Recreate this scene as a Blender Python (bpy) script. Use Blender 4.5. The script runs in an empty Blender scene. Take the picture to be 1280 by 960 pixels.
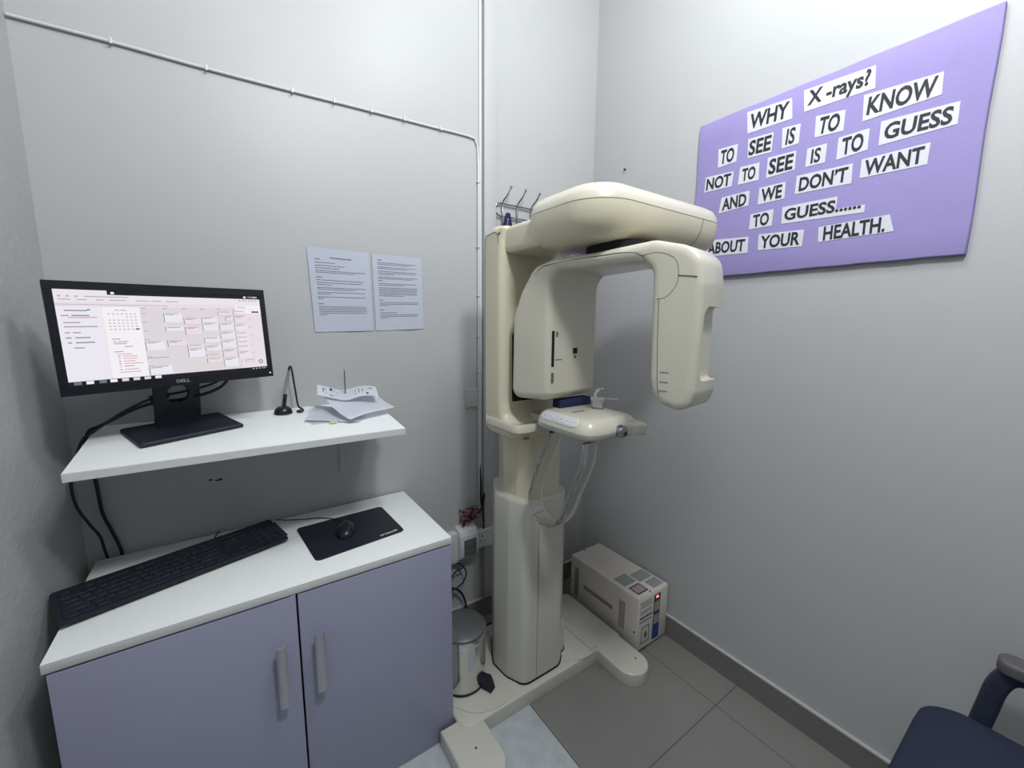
import bpy, bmesh, math, random
from mathutils import Vector, Matrix
from mathutils.geometry import tessellate_polygon

random.seed(7)
PI = math.pi
SC = bpy.context.scene
COL = SC.collection

# ------------------------------------------------------------------ camera
cam_d = bpy.data.cameras.new('camera')
cam = bpy.data.objects.new('camera', cam_d)
COL.objects.link(cam)
YAW, PITCH, ROLL, FPX = 0.60396, 0.14514, 0.00963, 513.0
cam_d.sensor_width = 36.0
cam_d.lens = FPX / 1280.0 * 36.0
cam_d.clip_start = 0.02
F = Vector((math.sin(YAW) * math.cos(PITCH), math.cos(YAW) * math.cos(PITCH), -math.sin(PITCH)))
R = Vector((math.cos(YAW), -math.sin(YAW), 0))
U = R.cross(F)
R2 = R * math.cos(ROLL) + U * math.sin(ROLL)
U2 = U * math.cos(ROLL) - R * math.sin(ROLL)
cm = Matrix.Identity(4)
for i in range(3):
    cm[i][0], cm[i][1], cm[i][2] = R2[i], U2[i], -F[i]
cm[0][3], cm[1][3], cm[2][3] = -1.63375, -1.63856, 1.46688
cam.matrix_world = cm
SC.camera = cam

# ------------------------------------------------------------------ world, light, exposure
w = bpy.data.worlds.new('world'); SC.world = w; w.use_nodes = True
w.node_tree.nodes['Background'].inputs[0].default_value = (0.75, 0.82, 0.95, 1)
w.node_tree.nodes['Background'].inputs[1].default_value = 0.3
SC.view_settings.view_transform = 'Standard'
SC.view_settings.look = 'None'
SC.view_settings.exposure = 0.0
SC.view_settings.gamma = 1.0
SC.view_settings.use_curve_mapping = False
LAMPS = [((-1.20, -1.72, 2.84), 86.0, 0.13), ((-0.74, -1.10, 3.04), 41.0, 0.18)]
for p, e, r in LAMPS:
    l = bpy.data.lights.new('lamp_light', 'POINT')
    l.energy = e; l.color = (0.955, 0.98, 1.0); l.shadow_soft_size = r
    lo = bpy.data.objects.new('lamp_light', l); COL.objects.link(lo); lo.location = p

# ------------------------------------------------------------------ materials
def mat(name, col, rough=0.5, metal=0.0, noise=None, bump=None, emit=None, coat=0.0, trans=0.0, ior=1.45, spec=0.5, alpha=1.0):
    m = bpy.data.materials.new(name); m.use_nodes = True
    nt = m.node_tree; b = nt.nodes['Principled BSDF']
    b.inputs['Base Color'].default_value = (*col, 1)
    b.inputs['Roughness'].default_value = rough
    b.inputs['Metallic'].default_value = metal
    b.inputs['Coat Weight'].default_value = coat
    b.inputs['Coat Roughness'].default_value = 0.12
    b.inputs['Transmission Weight'].default_value = trans
    b.inputs['IOR'].default_value = ior
    b.inputs['Specular IOR Level'].default_value = spec
    b.inputs['Alpha'].default_value = alpha
    if emit:
        b.inputs['Emission Color'].default_value = (*col, 1)
        b.inputs['Emission Strength'].default_value = emit
    tc = nt.nodes.new('ShaderNodeTexCoord')
    if noise:                      # (scale, amount): paint unevenness, wear
        n = nt.nodes.new('ShaderNodeTexNoise'); n.inputs['Scale'].default_value = noise[0]
        n.inputs['Detail'].default_value = 5
        r = nt.nodes.new('ShaderNodeMix'); r.data_type = 'RGBA'
        nt.links.new(tc.outputs['Object'], n.inputs['Vector'])
        nt.links.new(n.outputs['Fac'], r.inputs[0])
        k = noise[1]
        r.inputs[6].default_value = (*[max(0, c * (1 - k)) for c in col], 1)
        r.inputs[7].default_value = (*[min(1, c * (1 + k)) for c in col], 1)
        nt.links.new(r.outputs[2], b.inputs['Base Color'])
    if bump:                       # (scale, strength)
        n2 = nt.nodes.new('ShaderNodeTexNoise'); n2.inputs['Scale'].default_value = bump[0]
        n2.inputs['Detail'].default_value = 4
        bp = nt.nodes.new('ShaderNodeBump'); bp.inputs['Strength'].default_value = bump[1]
        bp.inputs['Distance'].default_value = 0.01
        nt.links.new(tc.outputs['Object'], n2.inputs['Vector'])
        nt.links.new(n2.outputs['Fac'], bp.inputs['Height'])
        nt.links.new(bp.outputs['Normal'], b.inputs['Normal'])
    return m

def srgb(r, g, b):
    f = lambda c: (c / 255 / 12.92) if c / 255 <= 0.04045 else ((c / 255 + 0.055) / 1.055) ** 2.4
    return (f(r), f(g), f(b))

M = {}
M['wall'] = mat('wall_paint', (0.425, 0.432, 0.435), 0.42, noise=(3.0, 0.03), bump=(9, 0.10), spec=0.35)
M['wall_rough'] = mat('wall_paint_rough', (0.39, 0.397, 0.40), 0.5, noise=(5.0, 0.04), bump=(60, 0.22), spec=0.3)
M['wall_far'] = mat('wall_paint_far', (0.12, 0.12, 0.12), 0.6, noise=(3, .03))
M['ceil'] = mat('ceiling_paint', (0.28, 0.28, 0.29), 0.7, noise=(3, 0.02))
M['skirt'] = mat('skirting_tile', (0.17, 0.168, 0.158), 0.45, noise=(6, 0.10))
M['skirt_top'] = mat('skirting_grout', (0.42, 0.425, 0.425), 0.6, noise=(30, 0.1))
M['ivory'] = mat('ivory_shell', (0.56, 0.54, 0.445), 0.30, coat=0.35, noise=(4, 0.035))
M['ivory_old'] = mat('ivory_shell_aged', (0.60, 0.56, 0.42), 0.34, coat=0.25, noise=(3, 0.05))
M['ivory_pale'] = mat('ivory_shell_pale', (0.52, 0.515, 0.455), 0.34, coat=0.25, noise=(4, 0.03))
M['seam'] = mat('panel_gap', (0.12, 0.11, 0.09), 0.8, noise=(20, .1))
M['black'] = mat('black_plastic', (0.009, 0.011, 0.020), 0.55, noise=(30, 0.15))
M['blackgloss'] = mat('black_glossy_plastic', (0.01, 0.011, 0.016), 0.25, noise=(30, 0.1))
M['pit'] = mat('dark_recess', (0.006, 0.006, 0.006), 0.9, noise=(20, .1))
M['laminate'] = mat('white_laminate', (0.78, 0.81, 0.80), 0.38, noise=(6, 0.015))
M['edge_shade'] = mat('laminate_edge_shade', (0.60, 0.60, 0.585), 0.5, noise=(30, 0.03))  # same white laminate, greyed: shade on its edges painted into the colour
M['lav'] = mat('lavender_board', (0.29, 0.295, 0.40), 0.34, noise=(5, 0.04))
M['cloth'] = mat('purple_cloth', (0.285, 0.245, 0.48), 0.85, noise=(14, 0.05), bump=(220, 0.12), spec=0.2)
M['plate'] = mat('white_paper', (0.57, 0.58, 0.63), 0.6, noise=(9, 0.015))
M['sheetpaper'] = mat('office_paper', (0.82, 0.84, 0.90), 0.6, noise=(9, 0.015))
M['paper'] = mat('laminated_paper', (0.47, 0.495, 0.58), 0.25, noise=(9, 0.03), bump=(14, 0.10))
M['ink'] = mat('black_ink', (0.015, 0.015, 0.02), 0.6, noise=(40, .1))
M['greyink'] = mat('grey_ink', (0.13, 0.135, 0.17), 0.6, noise=(60, 0.3))
M['steel'] = mat('polished_steel', (0.62, 0.62, 0.62), 0.16, metal=1.0, noise=(6, 0.03))
M['alu'] = mat('brushed_aluminium', (0.50, 0.50, 0.53), 0.38, metal=0.9, noise=(40, 0.06))
M['chrome'] = mat('chrome', (0.34, 0.345, 0.36), 0.22, metal=1.0, noise=(10, 0.05))
M['binlid'] = mat('grey_lid', (0.12, 0.125, 0.125), 0.33, metal=0.3, noise=(8, 0.05))
M['upsbox'] = mat('beige_metal', (0.66, 0.61, 0.545), 0.42, noise=(8, 0.03))
M['upsfront'] = mat('beige_front_panel', (0.66, 0.63, 0.56), 0.5, noise=(8, 0.03))
M['label'] = mat('grey_label', (0.30, 0.31, 0.30), 0.5, noise=(160, 0.45))
M['vent'] = mat('vent_slots', (0.12, 0.105, 0.095), 0.7, noise=(60, 0.2))
M['blue'] = mat('blue_label', (0.01, 0.04, 0.30), 0.4, noise=(30, 0.2))
M['bluedark'] = mat('dark_blue_panel', (0.03, 0.04, 0.10), 0.4, noise=(30, 0.2))
M['maroon'] = mat('maroon_frame', (0.10, 0.03, 0.06), 0.5, noise=(30, 0.2))
M['pinkgrey'] = mat('pink_grey_label', (0.42, 0.33, 0.36), 0.5, noise=(80, 0.15))
M['redled'] = mat('red_led', (1.0, 0.12, 0.08), 0.4, emit=4.0, noise=None)
M['pvc'] = mat('white_pvc', (0.58, 0.59, 0.60), 0.4, noise=(10, 0.02))
M['smoke'] = mat('smoked_window', (0.10, 0.12, 0.12), 0.2, noise=(20, .1))
M['wire_red'] = mat('red_wire', (0.07, 0.008, 0.016), 0.5, noise=(30, 0.3))
M['wire_pink'] = mat('pink_wire', (0.40, 0.20, 0.23), 0.5, noise=(30, 0.3))
M['navy'] = mat('navy_fabric', (0.012, 0.016, 0.07), 0.9, noise=(40, 0.3), bump=(60, 0.4))
M['purple'] = mat('dusty_purple_fabric', (0.17, 0.12, 0.20), 0.9, noise=(20, 0.2), bump=(40, 0.4))
M['chair'] = mat('dark_blue_upholstery', (0.013, 0.019, 0.045), 0.85, noise=(120, 0.3), bump=(300, 0.2))
M['chair_pl'] = mat('dark_plastic', (0.022, 0.028, 0.05), 0.45, noise=(30, 0.15))
M['armpad'] = mat('grey_arm_pad', (0.10, 0.095, 0.10), 0.6, noise=(30, 0.1))
M['acrylic'] = mat('clear_acrylic', (0.96, 0.97, 0.97), 0.02, trans=1.0, ior=1.49)
M['frost'] = mat('translucent_plastic', (0.86, 0.88, 0.88), 0.25, trans=0.75, ior=1.3)
M['button'] = mat('membrane_panel', (0.72, 0.73, 0.74), 0.4, noise=(30, 0.02))
M['brown'] = mat('brown_scuff', (0.16, 0.05, 0.03), 0.6, noise=(60, 0.4))
M['green'] = mat('yellow_green_card', (0.50, 0.55, 0.28), 0.6, noise=(30, 0.1))
# screen colours (a lit display gives off light)
def scr(name, r, g, b, s=1.0):
    m = mat(name, (0.01, 0.01, 0.01), 0.6, spec=0.15)
    bb = m.node_tree.nodes['Principled BSDF']
    bb.inputs['Emission Color'].default_value = (*srgb(r, g, b), 1)
    bb.inputs['Emission Strength'].default_value = s
    return m
SCR = [scr('screen_white', 232, 227, 233), scr('screen_pink', 230, 220, 225), scr('screen_grey', 219, 213, 217),
       scr('screen_dark', 16, 16, 22), scr('screen_text', 165, 155, 165), scr('screen_blue', 60, 70, 130),
       scr('screen_card', 233, 230, 239), scr('screen_rose', 214, 170, 182), scr('screen_slate', 140, 136, 152),
       scr('screen_teal', 96, 118, 132), scr('screen_pure', 242, 238, 242)]

def floor_material():
    m = bpy.data.materials.new('floor_tiles'); m.use_nodes = True
    nt = m.node_tree; N = nt.nodes; L = nt.links; b = N['Principled BSDF']
    g = N.new('ShaderNodeNewGeometry'); s = N.new('ShaderNodeSeparateXYZ'); L.new(g.outputs['Position'], s.inputs[0])
    def math_(op, a, c=None, c2=None):
        n = N.new('ShaderNodeMath'); n.operation = op
        for i, v in enumerate((a, c, c2)):
            if v is None: continue
            if isinstance(v, (int, float)): n.inputs[i].default_value = v
            else: L.new(v, n.inputs[i])
        return n.outputs[0]
    def seam(out, off):
        t = math_('ADD', out, 6.0 + off)
        t = math_('DIVIDE', t, 0.6)
        t = math_('FRACT', t)
        t = math_('SUBTRACT', t, 0.5)
        t = math_('ABSOLUTE', t)
        return math_('GREATER_THAN', t, 0.4972)
    sx = seam(s.outputs[0], 0.17); sy = seam(s.outputs[1], 0.34)
    sm = math_('MAXIMUM', sx, sy)
    ns = N.new('ShaderNodeTexNoise'); ns.inputs['Scale'].default_value = 4; ns.inputs['Detail'].default_value = 6
    L.new(g.outputs['Position'], ns.inputs['Vector'])
    c1 = N.new('ShaderNodeMix'); c1.data_type = 'RGBA'
    c1.inputs[6].default_value = (0.18, 0.178, 0.165, 1); c1.inputs[7].default_value = (0.215, 0.212, 0.198, 1)
    L.new(ns.outputs['Fac'], c1.inputs[0])
    ns2 = N.new('ShaderNodeTexNoise'); ns2.inputs['Scale'].default_value = 22; ns2.inputs['Detail'].default_value = 9
    L.new(g.outputs['Position'], ns2.inputs['Vector'])
    c2 = N.new('ShaderNodeMix'); c2.data_type = 'RGBA'
    c2.inputs[6].default_value = (0.30, 0.325, 0.335, 1); c2.inputs[7].default_value = (0.52, 0.56, 0.58, 1)
    L.new(ns2.outputs['Fac'], c2.inputs[0])
    lt = math_('LESS_THAN', s.outputs[0], -0.77)
    mx = N.new('ShaderNodeMix'); mx.data_type = 'RGBA'; L.new(lt, mx.inputs[0]); L.new(c1.outputs[2], mx.inputs[6]); L.new(c2.outputs[2], mx.inputs[7])
    m2 = N.new('ShaderNodeMix'); m2.data_type = 'RGBA'; L.new(sm, m2.inputs[0]); L.new(mx.outputs[2], m2.inputs[6])
    m2.inputs[7].default_value = (0.07, 0.07, 0.065, 1)
    L.new(m2.outputs[2], b.inputs['Base Color']); b.inputs['Roughness'].default_value = 0.38
    return m
M['floor'] = floor_material()

# ------------------------------------------------------------------ mesh helpers
def obj(name, bm, m, parent=None, smooth=True, angle=35):
    me = bpy.data.meshes.new(name)
    bmesh.ops.recalc_face_normals(bm, faces=bm.faces)
    bm.to_mesh(me); bm.free()
    ms = m if isinstance(m, (list, tuple)) else [m]
    for x in ms: me.materials.append(x)
    if smooth:
        for p in me.polygons: p.use_smooth = True
        try: me.set_sharp_from_angle(angle=math.radians(angle))
        except Exception: pass
    o = bpy.data.objects.new(name, me); COL.objects.link(o)
    if parent is not None: o.parent = parent
    return o

def tag(o, label, cat, group=None):
    o['label'] = label; o['category'] = cat
    if group: o['group'] = group
    return o

def thing(name, label, cat, loc=(0, 0, 0), rz=0, group=None):
    o = bpy.data.objects.new(name, None); COL.objects.link(o)
    o.location = loc; o.rotation_euler = (0, 0, rz); o.empty_display_size = 0.05
    return tag(o, label, cat, group)

def struct(o):
    o['kind'] = 'structure'; return o

def BM(): return bmesh.new()

def xf(bm, verts, mtx):
    if mtx is not None: bmesh.ops.transform(bm, matrix=mtx, verts=verts)

def box(bm, x0, x1, y0, y1, z0, z1, bev=0.0, seg=2, mtx=None, mi=0):
    r = bmesh.ops.create_cube(bm, size=1.0)
    vs = r['verts']
    for v in vs:
        v.co = Vector(((x0 + x1) / 2 + v.co.x * (x1 - x0), (y0 + y1) / 2 + v.co.y * (y1 - y0), (z0 + z1) / 2 + v.co.z * (z1 - z0)))
    fs = set(f for v in vs for f in v.link_faces)
    for f in fs: f.material_index = mi
    if bev > 0:
        es = list(set(e for v in vs for e in v.link_edges))
        rr = bmesh.ops.bevel(bm, geom=es, offset=bev, segments=seg, profile=0.5, affect='EDGES', clamp_overlap=True)
        for f in rr['faces']: f.material_index = mi
        vs = list(set([v for f in rr['faces'] for v in f.verts] + [v for v in vs if v.is_valid]))
        more = set(vs)
        for v in vs:
            for e in v.link_edges: more.add(e.other_vert(v))
        vs = list(more)
    xf(bm, vs, mtx)
    return vs

def rrect(x0, x1, y0, y1, r, inset=0.0, n=8):
    x0 += inset; x1 -= inset; y0 += inset; y1 -= inset
    rs = r if isinstance(r, (tuple, list)) else (r, r, r, r)
    rs = [max(0.0005, min(q - inset if q - inset > 0.001 else 0.001, (x1 - x0) / 2 - 1e-4, (y1 - y0) / 2 - 1e-4)) for q in rs]
    out = []
    for (cx, cy, a0, q) in ((x1 - rs[0], y1 - rs[0], 0, rs[0]), (x0 + rs[1], y1 - rs[1], PI / 2, rs[1]),
                            (x0 + rs[2], y0 + rs[2], PI, rs[2]), (x1 - rs[3], y0 + rs[3], 1.5 * PI, rs[3])):
        for i in range(n + 1):
            a = a0 + PI / 2 * i / n
            out.append((cx + q * math.cos(a), cy + q * math.sin(a)))
    return out

def loft(bm, rings, cap=True, mtx=None, mi=0):
    """rings: lists of 3D points with equal counts"""
    V = [[bm.verts.new(Vector(p)) for p in ring] for ring in rings]
    n = len(V[0])
    for a, b in zip(V[:-1], V[1:]):
        for i in range(n):
            f = bm.faces.new((a[i], a[(i + 1) % n], b[(i + 1) % n], b[i])); f.material_index = mi
    if cap:
        bm.faces.new(list(reversed(V[0]))).material_index = mi
        bm.faces.new(V[-1]).material_index = mi
    vs = [v for r in V for v in r]
    xf(bm, vs, mtx)
    return vs

def pillow(bm, x0, x1, y0, y1, r, prof, n=8, mtx=None, mi=0):
    """prof: [(inset, z)]"""
    return loft(bm, [[(x, y, z) for x, y in rrect(x0, x1, y0, y1, r, ins, n)] for ins, z in prof], mtx=mtx, mi=mi)

def arcprof(z0, z1, r0, r1, n=5):
    """rounded profile with bottom radius r0 and top radius r1"""
    p = []
    if r0 > 0:
        p += [(r0 - r0 * math.sin(a), z0 + r0 - r0 * math.cos(a)) for a in [PI / 2 * i / n for i in range(n + 1)]]
    else: p.append((0, z0))
    if r1 > 0:
        p += [(r1 - r1 * math.cos(a), z1 - r1 + r1 * math.sin(a)) for a in [PI / 2 * i / n for i in range(n + 1)]]
    else: p.append((0, z1))
    return p

def smooth2d(pts, rad, n=6):
    """round each corner of a closed 2D polygon with its radius"""
    out = []; N = len(pts)
    for i, p in enumerate(pts):
        r = rad[i] if isinstance(rad, (list, tuple)) else rad
        a = Vector(pts[i - 1]); b = Vector(p); c = Vector(pts[(i + 1) % N])
        u = (a - b); v = (c - b); lu, lv = u.length, v.length
        u.normalize(); v.normalize()
        ang = u.angle(v)
        if r <= 0 or ang > PI - 0.02:
            out.append(tuple(b)); continue
        t = min(r / math.tan(ang / 2), lu * 0.49, lv * 0.49)
        rr = t * math.tan(ang / 2)
        bis = (u + v).normalized(); cen = b + bis * (rr / math.sin(ang / 2))
        p0 = b + u * t; p1 = b + v * t
        a0 = math.atan2(p0.y - cen.y, p0.x - cen.x); a1 = math.atan2(p1.y - cen.y, p1.x - cen.x)
        da = (a1 - a0 + PI) % (2 * PI) - PI
        for k in range(n + 1):
            aa = a0 + da * k / n
            out.append((cen.x + rr * math.cos(aa), cen.y + rr * math.sin(aa)))
    return out

def offset2d(pts, d):
    """shrink a closed CCW polygon inward by d"""
    out = []; N = len(pts)
    for i in range(N):
        a = Vector(pts[i - 1]); b = Vector(pts[i]); c = Vector(pts[(i + 1) % N])
        t1 = (b - a); t2 = (c - b)
        if t1.length < 1e-9: t1 = t2
        if t2.length < 1e-9: t2 = t1
        t1.normalize(); t2.normalize()
        n1 = Vector((-t1.y, t1.x)); n2 = Vector((-t2.y, t2.x))
        nn = n1 + n2
        if nn.length < 1e-6: nn = n1
        nn.normalize()
        k = max(0.5, nn.dot(n1))
        out.append(tuple(b + nn * (d / k)))
    return out

def ccw(pts):
    a = sum(pts[i - 1][0] * pts[i][1] - pts[i][0] * pts[i - 1][1] for i in range(len(pts)))
    return pts if a > 0 else list(reversed(pts))

def slab2d(bm, pts, t0, t1, bev, to3, n=4, mi=0, bev0=None):
    """solid of a 2D outline between t0 and t1, edges rounded with radius bev; to3(a, b, t) -> 3D"""
    pts = ccw(pts)
    clean = []
    for p in pts:
        if not clean or (Vector(p) - Vector(clean[-1])).length > 2e-4: clean.append(p)
    if (Vector(clean[0]) - Vector(clean[-1])).length < 2e-4: clean.pop()
    pts = clean
    b0 = bev if bev0 is None else bev0
    rings = []; flat = []
    for ins, t in arcprof(t0, t1, b0, bev, n):
        q = offset2d(pts, ins) if ins > 1e-6 else pts
        flat.append(q)
        rings.append([to3(a, b, t) for a, b in q])
    V = [[bm.verts.new(Vector(p)) for p in ring] for ring in rings]
    m = len(V[0])
    for a, b in zip(V[:-1], V[1:]):
        for i in range(m):
            bm.faces.new((a[i], a[(i + 1) % m], b[(i + 1) % m], b[i])).material_index = mi
    for k, rev in ((0, True), (-1, False)):
        for tri in tessellate_polygon([[Vector((a, b, 0)) for a, b in flat[k]]]):
            try:
                f = bm.faces.new([V[k][i] for i in (reversed(tri) if rev else tri)]); f.material_index = mi
            except ValueError: pass
    return [v for r in V for v in r]

def cr(pts, k=8):
    """Catmull-Rom through points"""
    P = [Vector(p) for p in pts]
    if len(P) < 3: return P
    Q = [P[0] * 2 - P[1]] + P + [P[-1] * 2 - P[-2]]
    out = []
    for i in range(1, len(Q) - 2):
        p0, p1, p2, p3 = Q[i - 1:i + 3]
        for j in range(k):
            t = j / k
            out.append(0.5 * ((2 * p1) + (p2 - p0) * t + (2 * p0 - 5 * p1 + 4 * p2 - p3) * t * t + (3 * p1 - p0 - 3 * p2 + p3) * t ** 3))
    out.append(P[-1]); return out

def tube(bm, pts, r, n=8, smooth=True, k=8, mi=0, cap=True, sec=None, up=None):
    P = cr(pts, k) if smooth else [Vector(p) for p in pts]
    rings = []; prev = None
    for i, p in enumerate(P):
        t = (P[min(i + 1, len(P) - 1)] - P[max(i - 1, 0)]).normalized()
        if up is not None:
            a = Vector(up) - t * Vector(up).dot(t); a.normalize()
        elif prev is None:
            ref = Vector((0, 0, 1)) if abs(t.z) < 0.9 else Vector((1, 0, 0))
            a = t.cross(ref).normalized()
        else:
            a = prev - t * prev.dot(t)
            a = a.normalized() if a.length > 1e-6 else prev
        prev = a; b = t.cross(a)
        rr = r[min(i * len(r) // len(P), len(r) - 1)] if isinstance(r, (list, tuple)) else r
        if sec: rings.append([p + a * x + b * y for x, y in sec])
        else: rings.append([p + (a * math.cos(2 * PI * j / n) + b * math.sin(2 * PI * j / n)) * rr for j in range(n)])
    return loft(bm, rings, cap=cap, mi=mi)

def cyl(bm, c, r, z0, z1, n=32, r1=None, mtx=None, mi=0):
    r1 = r if r1 is None else r1
    return loft(bm, [[(c[0] + q * math.cos(2 * PI * i / n), c[1] + q * math.sin(2 * PI * i / n), z) for i in range(n)] for q, z in ((r, z0), (r1, z1))], mtx=mtx, mi=mi)

def lathe(bm, prof, n=40, c=(0, 0), mtx=None, mi=0):
    """prof: (radius, z)"""
    return loft(bm, [[(c[0] + max(q, 1e-4) * math.cos(2 * PI * i / n), c[1] + max(q, 1e-4) * math.sin(2 * PI * i / n), z) for i in range(n)] for q, z in prof], mtx=mtx, mi=mi)

def quad(bm, pts, mi=0):
    f = bm.faces.new([bm.verts.new(Vector(p)) for p in pts]); f.material_index = mi; return f

def text_mesh(name, body, size, m, parent, mtx, bold=0.0, extr=0.0006, align='CENTER', shear=0.0, fit=None):
    """lettering as a mesh; fit = (width, height) it is scaled into"""
    c = bpy.data.curves.new(name, 'FONT'); c.body = body; c.size = size; c.offset = bold; c.extrude = extr
    c.align_x = align; c.align_y = 'CENTER'; c.shear = shear; c.resolution_u = 3
    t = bpy.data.objects.new(name, c); COL.objects.link(t)
    dg = bpy.context.evaluated_depsgraph_get(); dg.update()
    me = bpy.data.meshes.new_from_object(t.evaluated_get(dg))
    bpy.data.objects.remove(t); bpy.data.curves.remove(c)
    me.name = name
    xs = [v.co.x for v in me.vertices]; ys = [v.co.y for v in me.vertices]
    if fit:
        sx = fit[0] / (max(xs) - min(xs)); sy = fit[1] / (max(ys) - min(ys)) if fit[1] else sx
        ox, oy = (max(xs) + min(xs)) / 2, (max(ys) + min(ys)) / 2
        for v in me.vertices: v.co.x = (v.co.x - ox) * sx; v.co.y = (v.co.y - oy) * sy
    me.transform(mtx)
    me.materials.clear(); me.materials.append(m)
    o = bpy.data.objects.new(name, me); COL.objects.link(o)
    if parent is not None: o.parent = parent
    return o

def frame(o, X, Y, Z):
    X, Y, Z = Vector(X).normalized(), Vector(Y).normalized(), Vector(Z).normalized()
    m = Matrix.Identity(4)
    for i in range(3): m[i][0], m[i][1], m[i][2], m[i][3] = X[i], Y[i], Z[i], o[i]
    return m

# ------------------------------------------------------------------ room
HC = 3.25; YF = -2.9
LX0, LXF = -2.026, -2.026 - 0.105 * 2.9      # the side wall is a little out of square
bm = BM(); box(bm, LXF - .2, 0.12, YF - .12, 0.12, -0.1, 0); struct(obj('floor', bm, M['floor'], smooth=False))
bm = BM(); box(bm, LXF - .2, 0.12, YF - .12, 0.12, HC, HC + .1); struct(obj('ceiling', bm, M['ceil'], smooth=False))
bm = BM(); box(bm, LX0 - .1, 0.12, 0, 0.12, 0, HC); struct(obj('wall_back', bm, M['wall'], smooth=False))
bm = BM(); box(bm, 0, 0.12, YF, 0, 0, HC); struct(obj('wall_right', bm, M['wall'], smooth=False))
bm = BM(); box(bm, LXF - .1, 0.12, YF - .12, YF, 0, HC); struct(obj('wall_front', bm, M['wall_far'], smooth=False))
bm = BM()
loft(bm, [[(LX0, 0, z), (LXF, YF, z), (LXF - .12, YF, z), (LX0 - .12, 0, z)] for z in (0, HC)])
struct(obj('wall_left', bm, M['wall_rough'], smooth=False))
BH = 0.1067
bm = BM(); box(bm, -0.012, 0, YF, 0, 0, BH - .006); box(bm, -0.014, 0, YF, 0, BH - .006, BH, mi=1)
struct(obj('baseboard_right', bm, [M['skirt'], M['skirt_top']], smooth=False))
bm = BM(); box(bm, LX0, -0.012, -0.012, 0, 0, BH - .006); box(bm, LX0, -0.014, -0.014, 0, BH - .006, BH, mi=1)
struct(obj('baseboard_back', bm, [M['skirt'], M['skirt_top']], smooth=False))
# boxed pipe chase in the wall plaster
bm = BM(); box(bm, -0.672, -0.612, -0.022, 0, BH, HC, bev=.003); struct(obj('trim_1', bm, M['wall'], smooth=True))
# slim vertical trunking beside it
bm = BM(); box(bm, -0.690, -0.680, -0.008, 0, 0.55, HC); struct(obj('trim_2', bm, M['pvc'], smooth=False))

# two ceiling lamps, above and behind the view
for (lx, ly, lz), _, _ in LAMPS:
    t = thing('ceiling_lamp', 'round white ceiling lamp on a short stem', 'lamp', (lx, ly, HC), group='ceiling lamps')
    bm = BM(); lathe(bm, [(0.001, 0), (0.055, 0), (0.05, -.02), (0.02, -.035), (0.02, -.14), (0.034, -.155), (0.034, -.17), (0.001, -.17)]); obj('lamp_holder', bm, M['pvc'], t)

# ------------------------------------------------------------------ wall cable with clips
t = thing('wall_cable', 'thin white cable clipped across the wall and down beside the pipe box', 'cable', (-1.3, 0, 2.22))
def W(*p): return [(x + 1.3, y, z - 2.22) for x, y, z in p]
bm = BM()
tube(bm, W((-2.022, -.007, 2.205), (-1.834, -.007, 2.211), (-1.627, -.007, 2.213), (-1.399, -.007, 2.220), (-1.143, -.007, 2.230), (-.90, -.007, 2.238), (-.735, -.007, 2.243), (-.705, -.007, 2.228), (-.6955, -.007, 2.17), (-.695, -.007, 1.9), (-.695, -.007, 1.2), (-.694, -.007, .6)), 0.0042, k=6)
obj('cable', bm, M['pvc'], t)
for x, z in ((-1.834, 2.211), (-1.627, 2.213), (-1.399, 2.22), (-1.27, 2.2255), (-1.143, 2.23), (-1.02, 2.234), (-.87, 2.239)):
    bm = BM(); box(bm, x + 1.3 - .003, x + 1.3 + .003, -.015, 0, z - 2.22 - .004, z - 2.22 + .008, bev=.001)
    cyl(bm, (0, 0), .003, 0, .004, 8, mtx=Matrix.Translation((x + 1.3, -.014, z - 2.22 - .006)) @ Matrix.Rotation(PI / 2, 4, 'X'))
    obj('cable_clip', bm, M['pvc'], t)
for z in (2.07, 1.80, 1.59, 1.41, 1.25):
    bm = BM(); box(bm, .598, .610, -.015, 0, z - 2.22 - .003, z - 2.22 + .003, bev=.001); obj('cable_clip', bm, M['pvc'], t)

# nail in the wall
bm = BM(); cyl(bm, (0, 0), .0035, 0, .012, 10, mtx=Matrix.Translation((0, -.214, 2.206)) @ Matrix.Rotation(-PI / 2, 4, 'Y'))
tag(obj('wall_nail', bm, M['ink']), 'tiny dark nail in the wall above the x-ray machine', 'nail')
# wall scar under the shelf
bm = BM()
for x, z, r in ((-1.716, .945, .005), (-1.70, .940, .004), (-1.69, .941, .006)): box(bm, x - r, x + r, -.0025, 0, z - r * .5, z + r * .5, bev=.001)
tag(obj('wall_anchor', bm, M['ink']), 'small dark broken wall plug under the shelf', 'plug')

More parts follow.
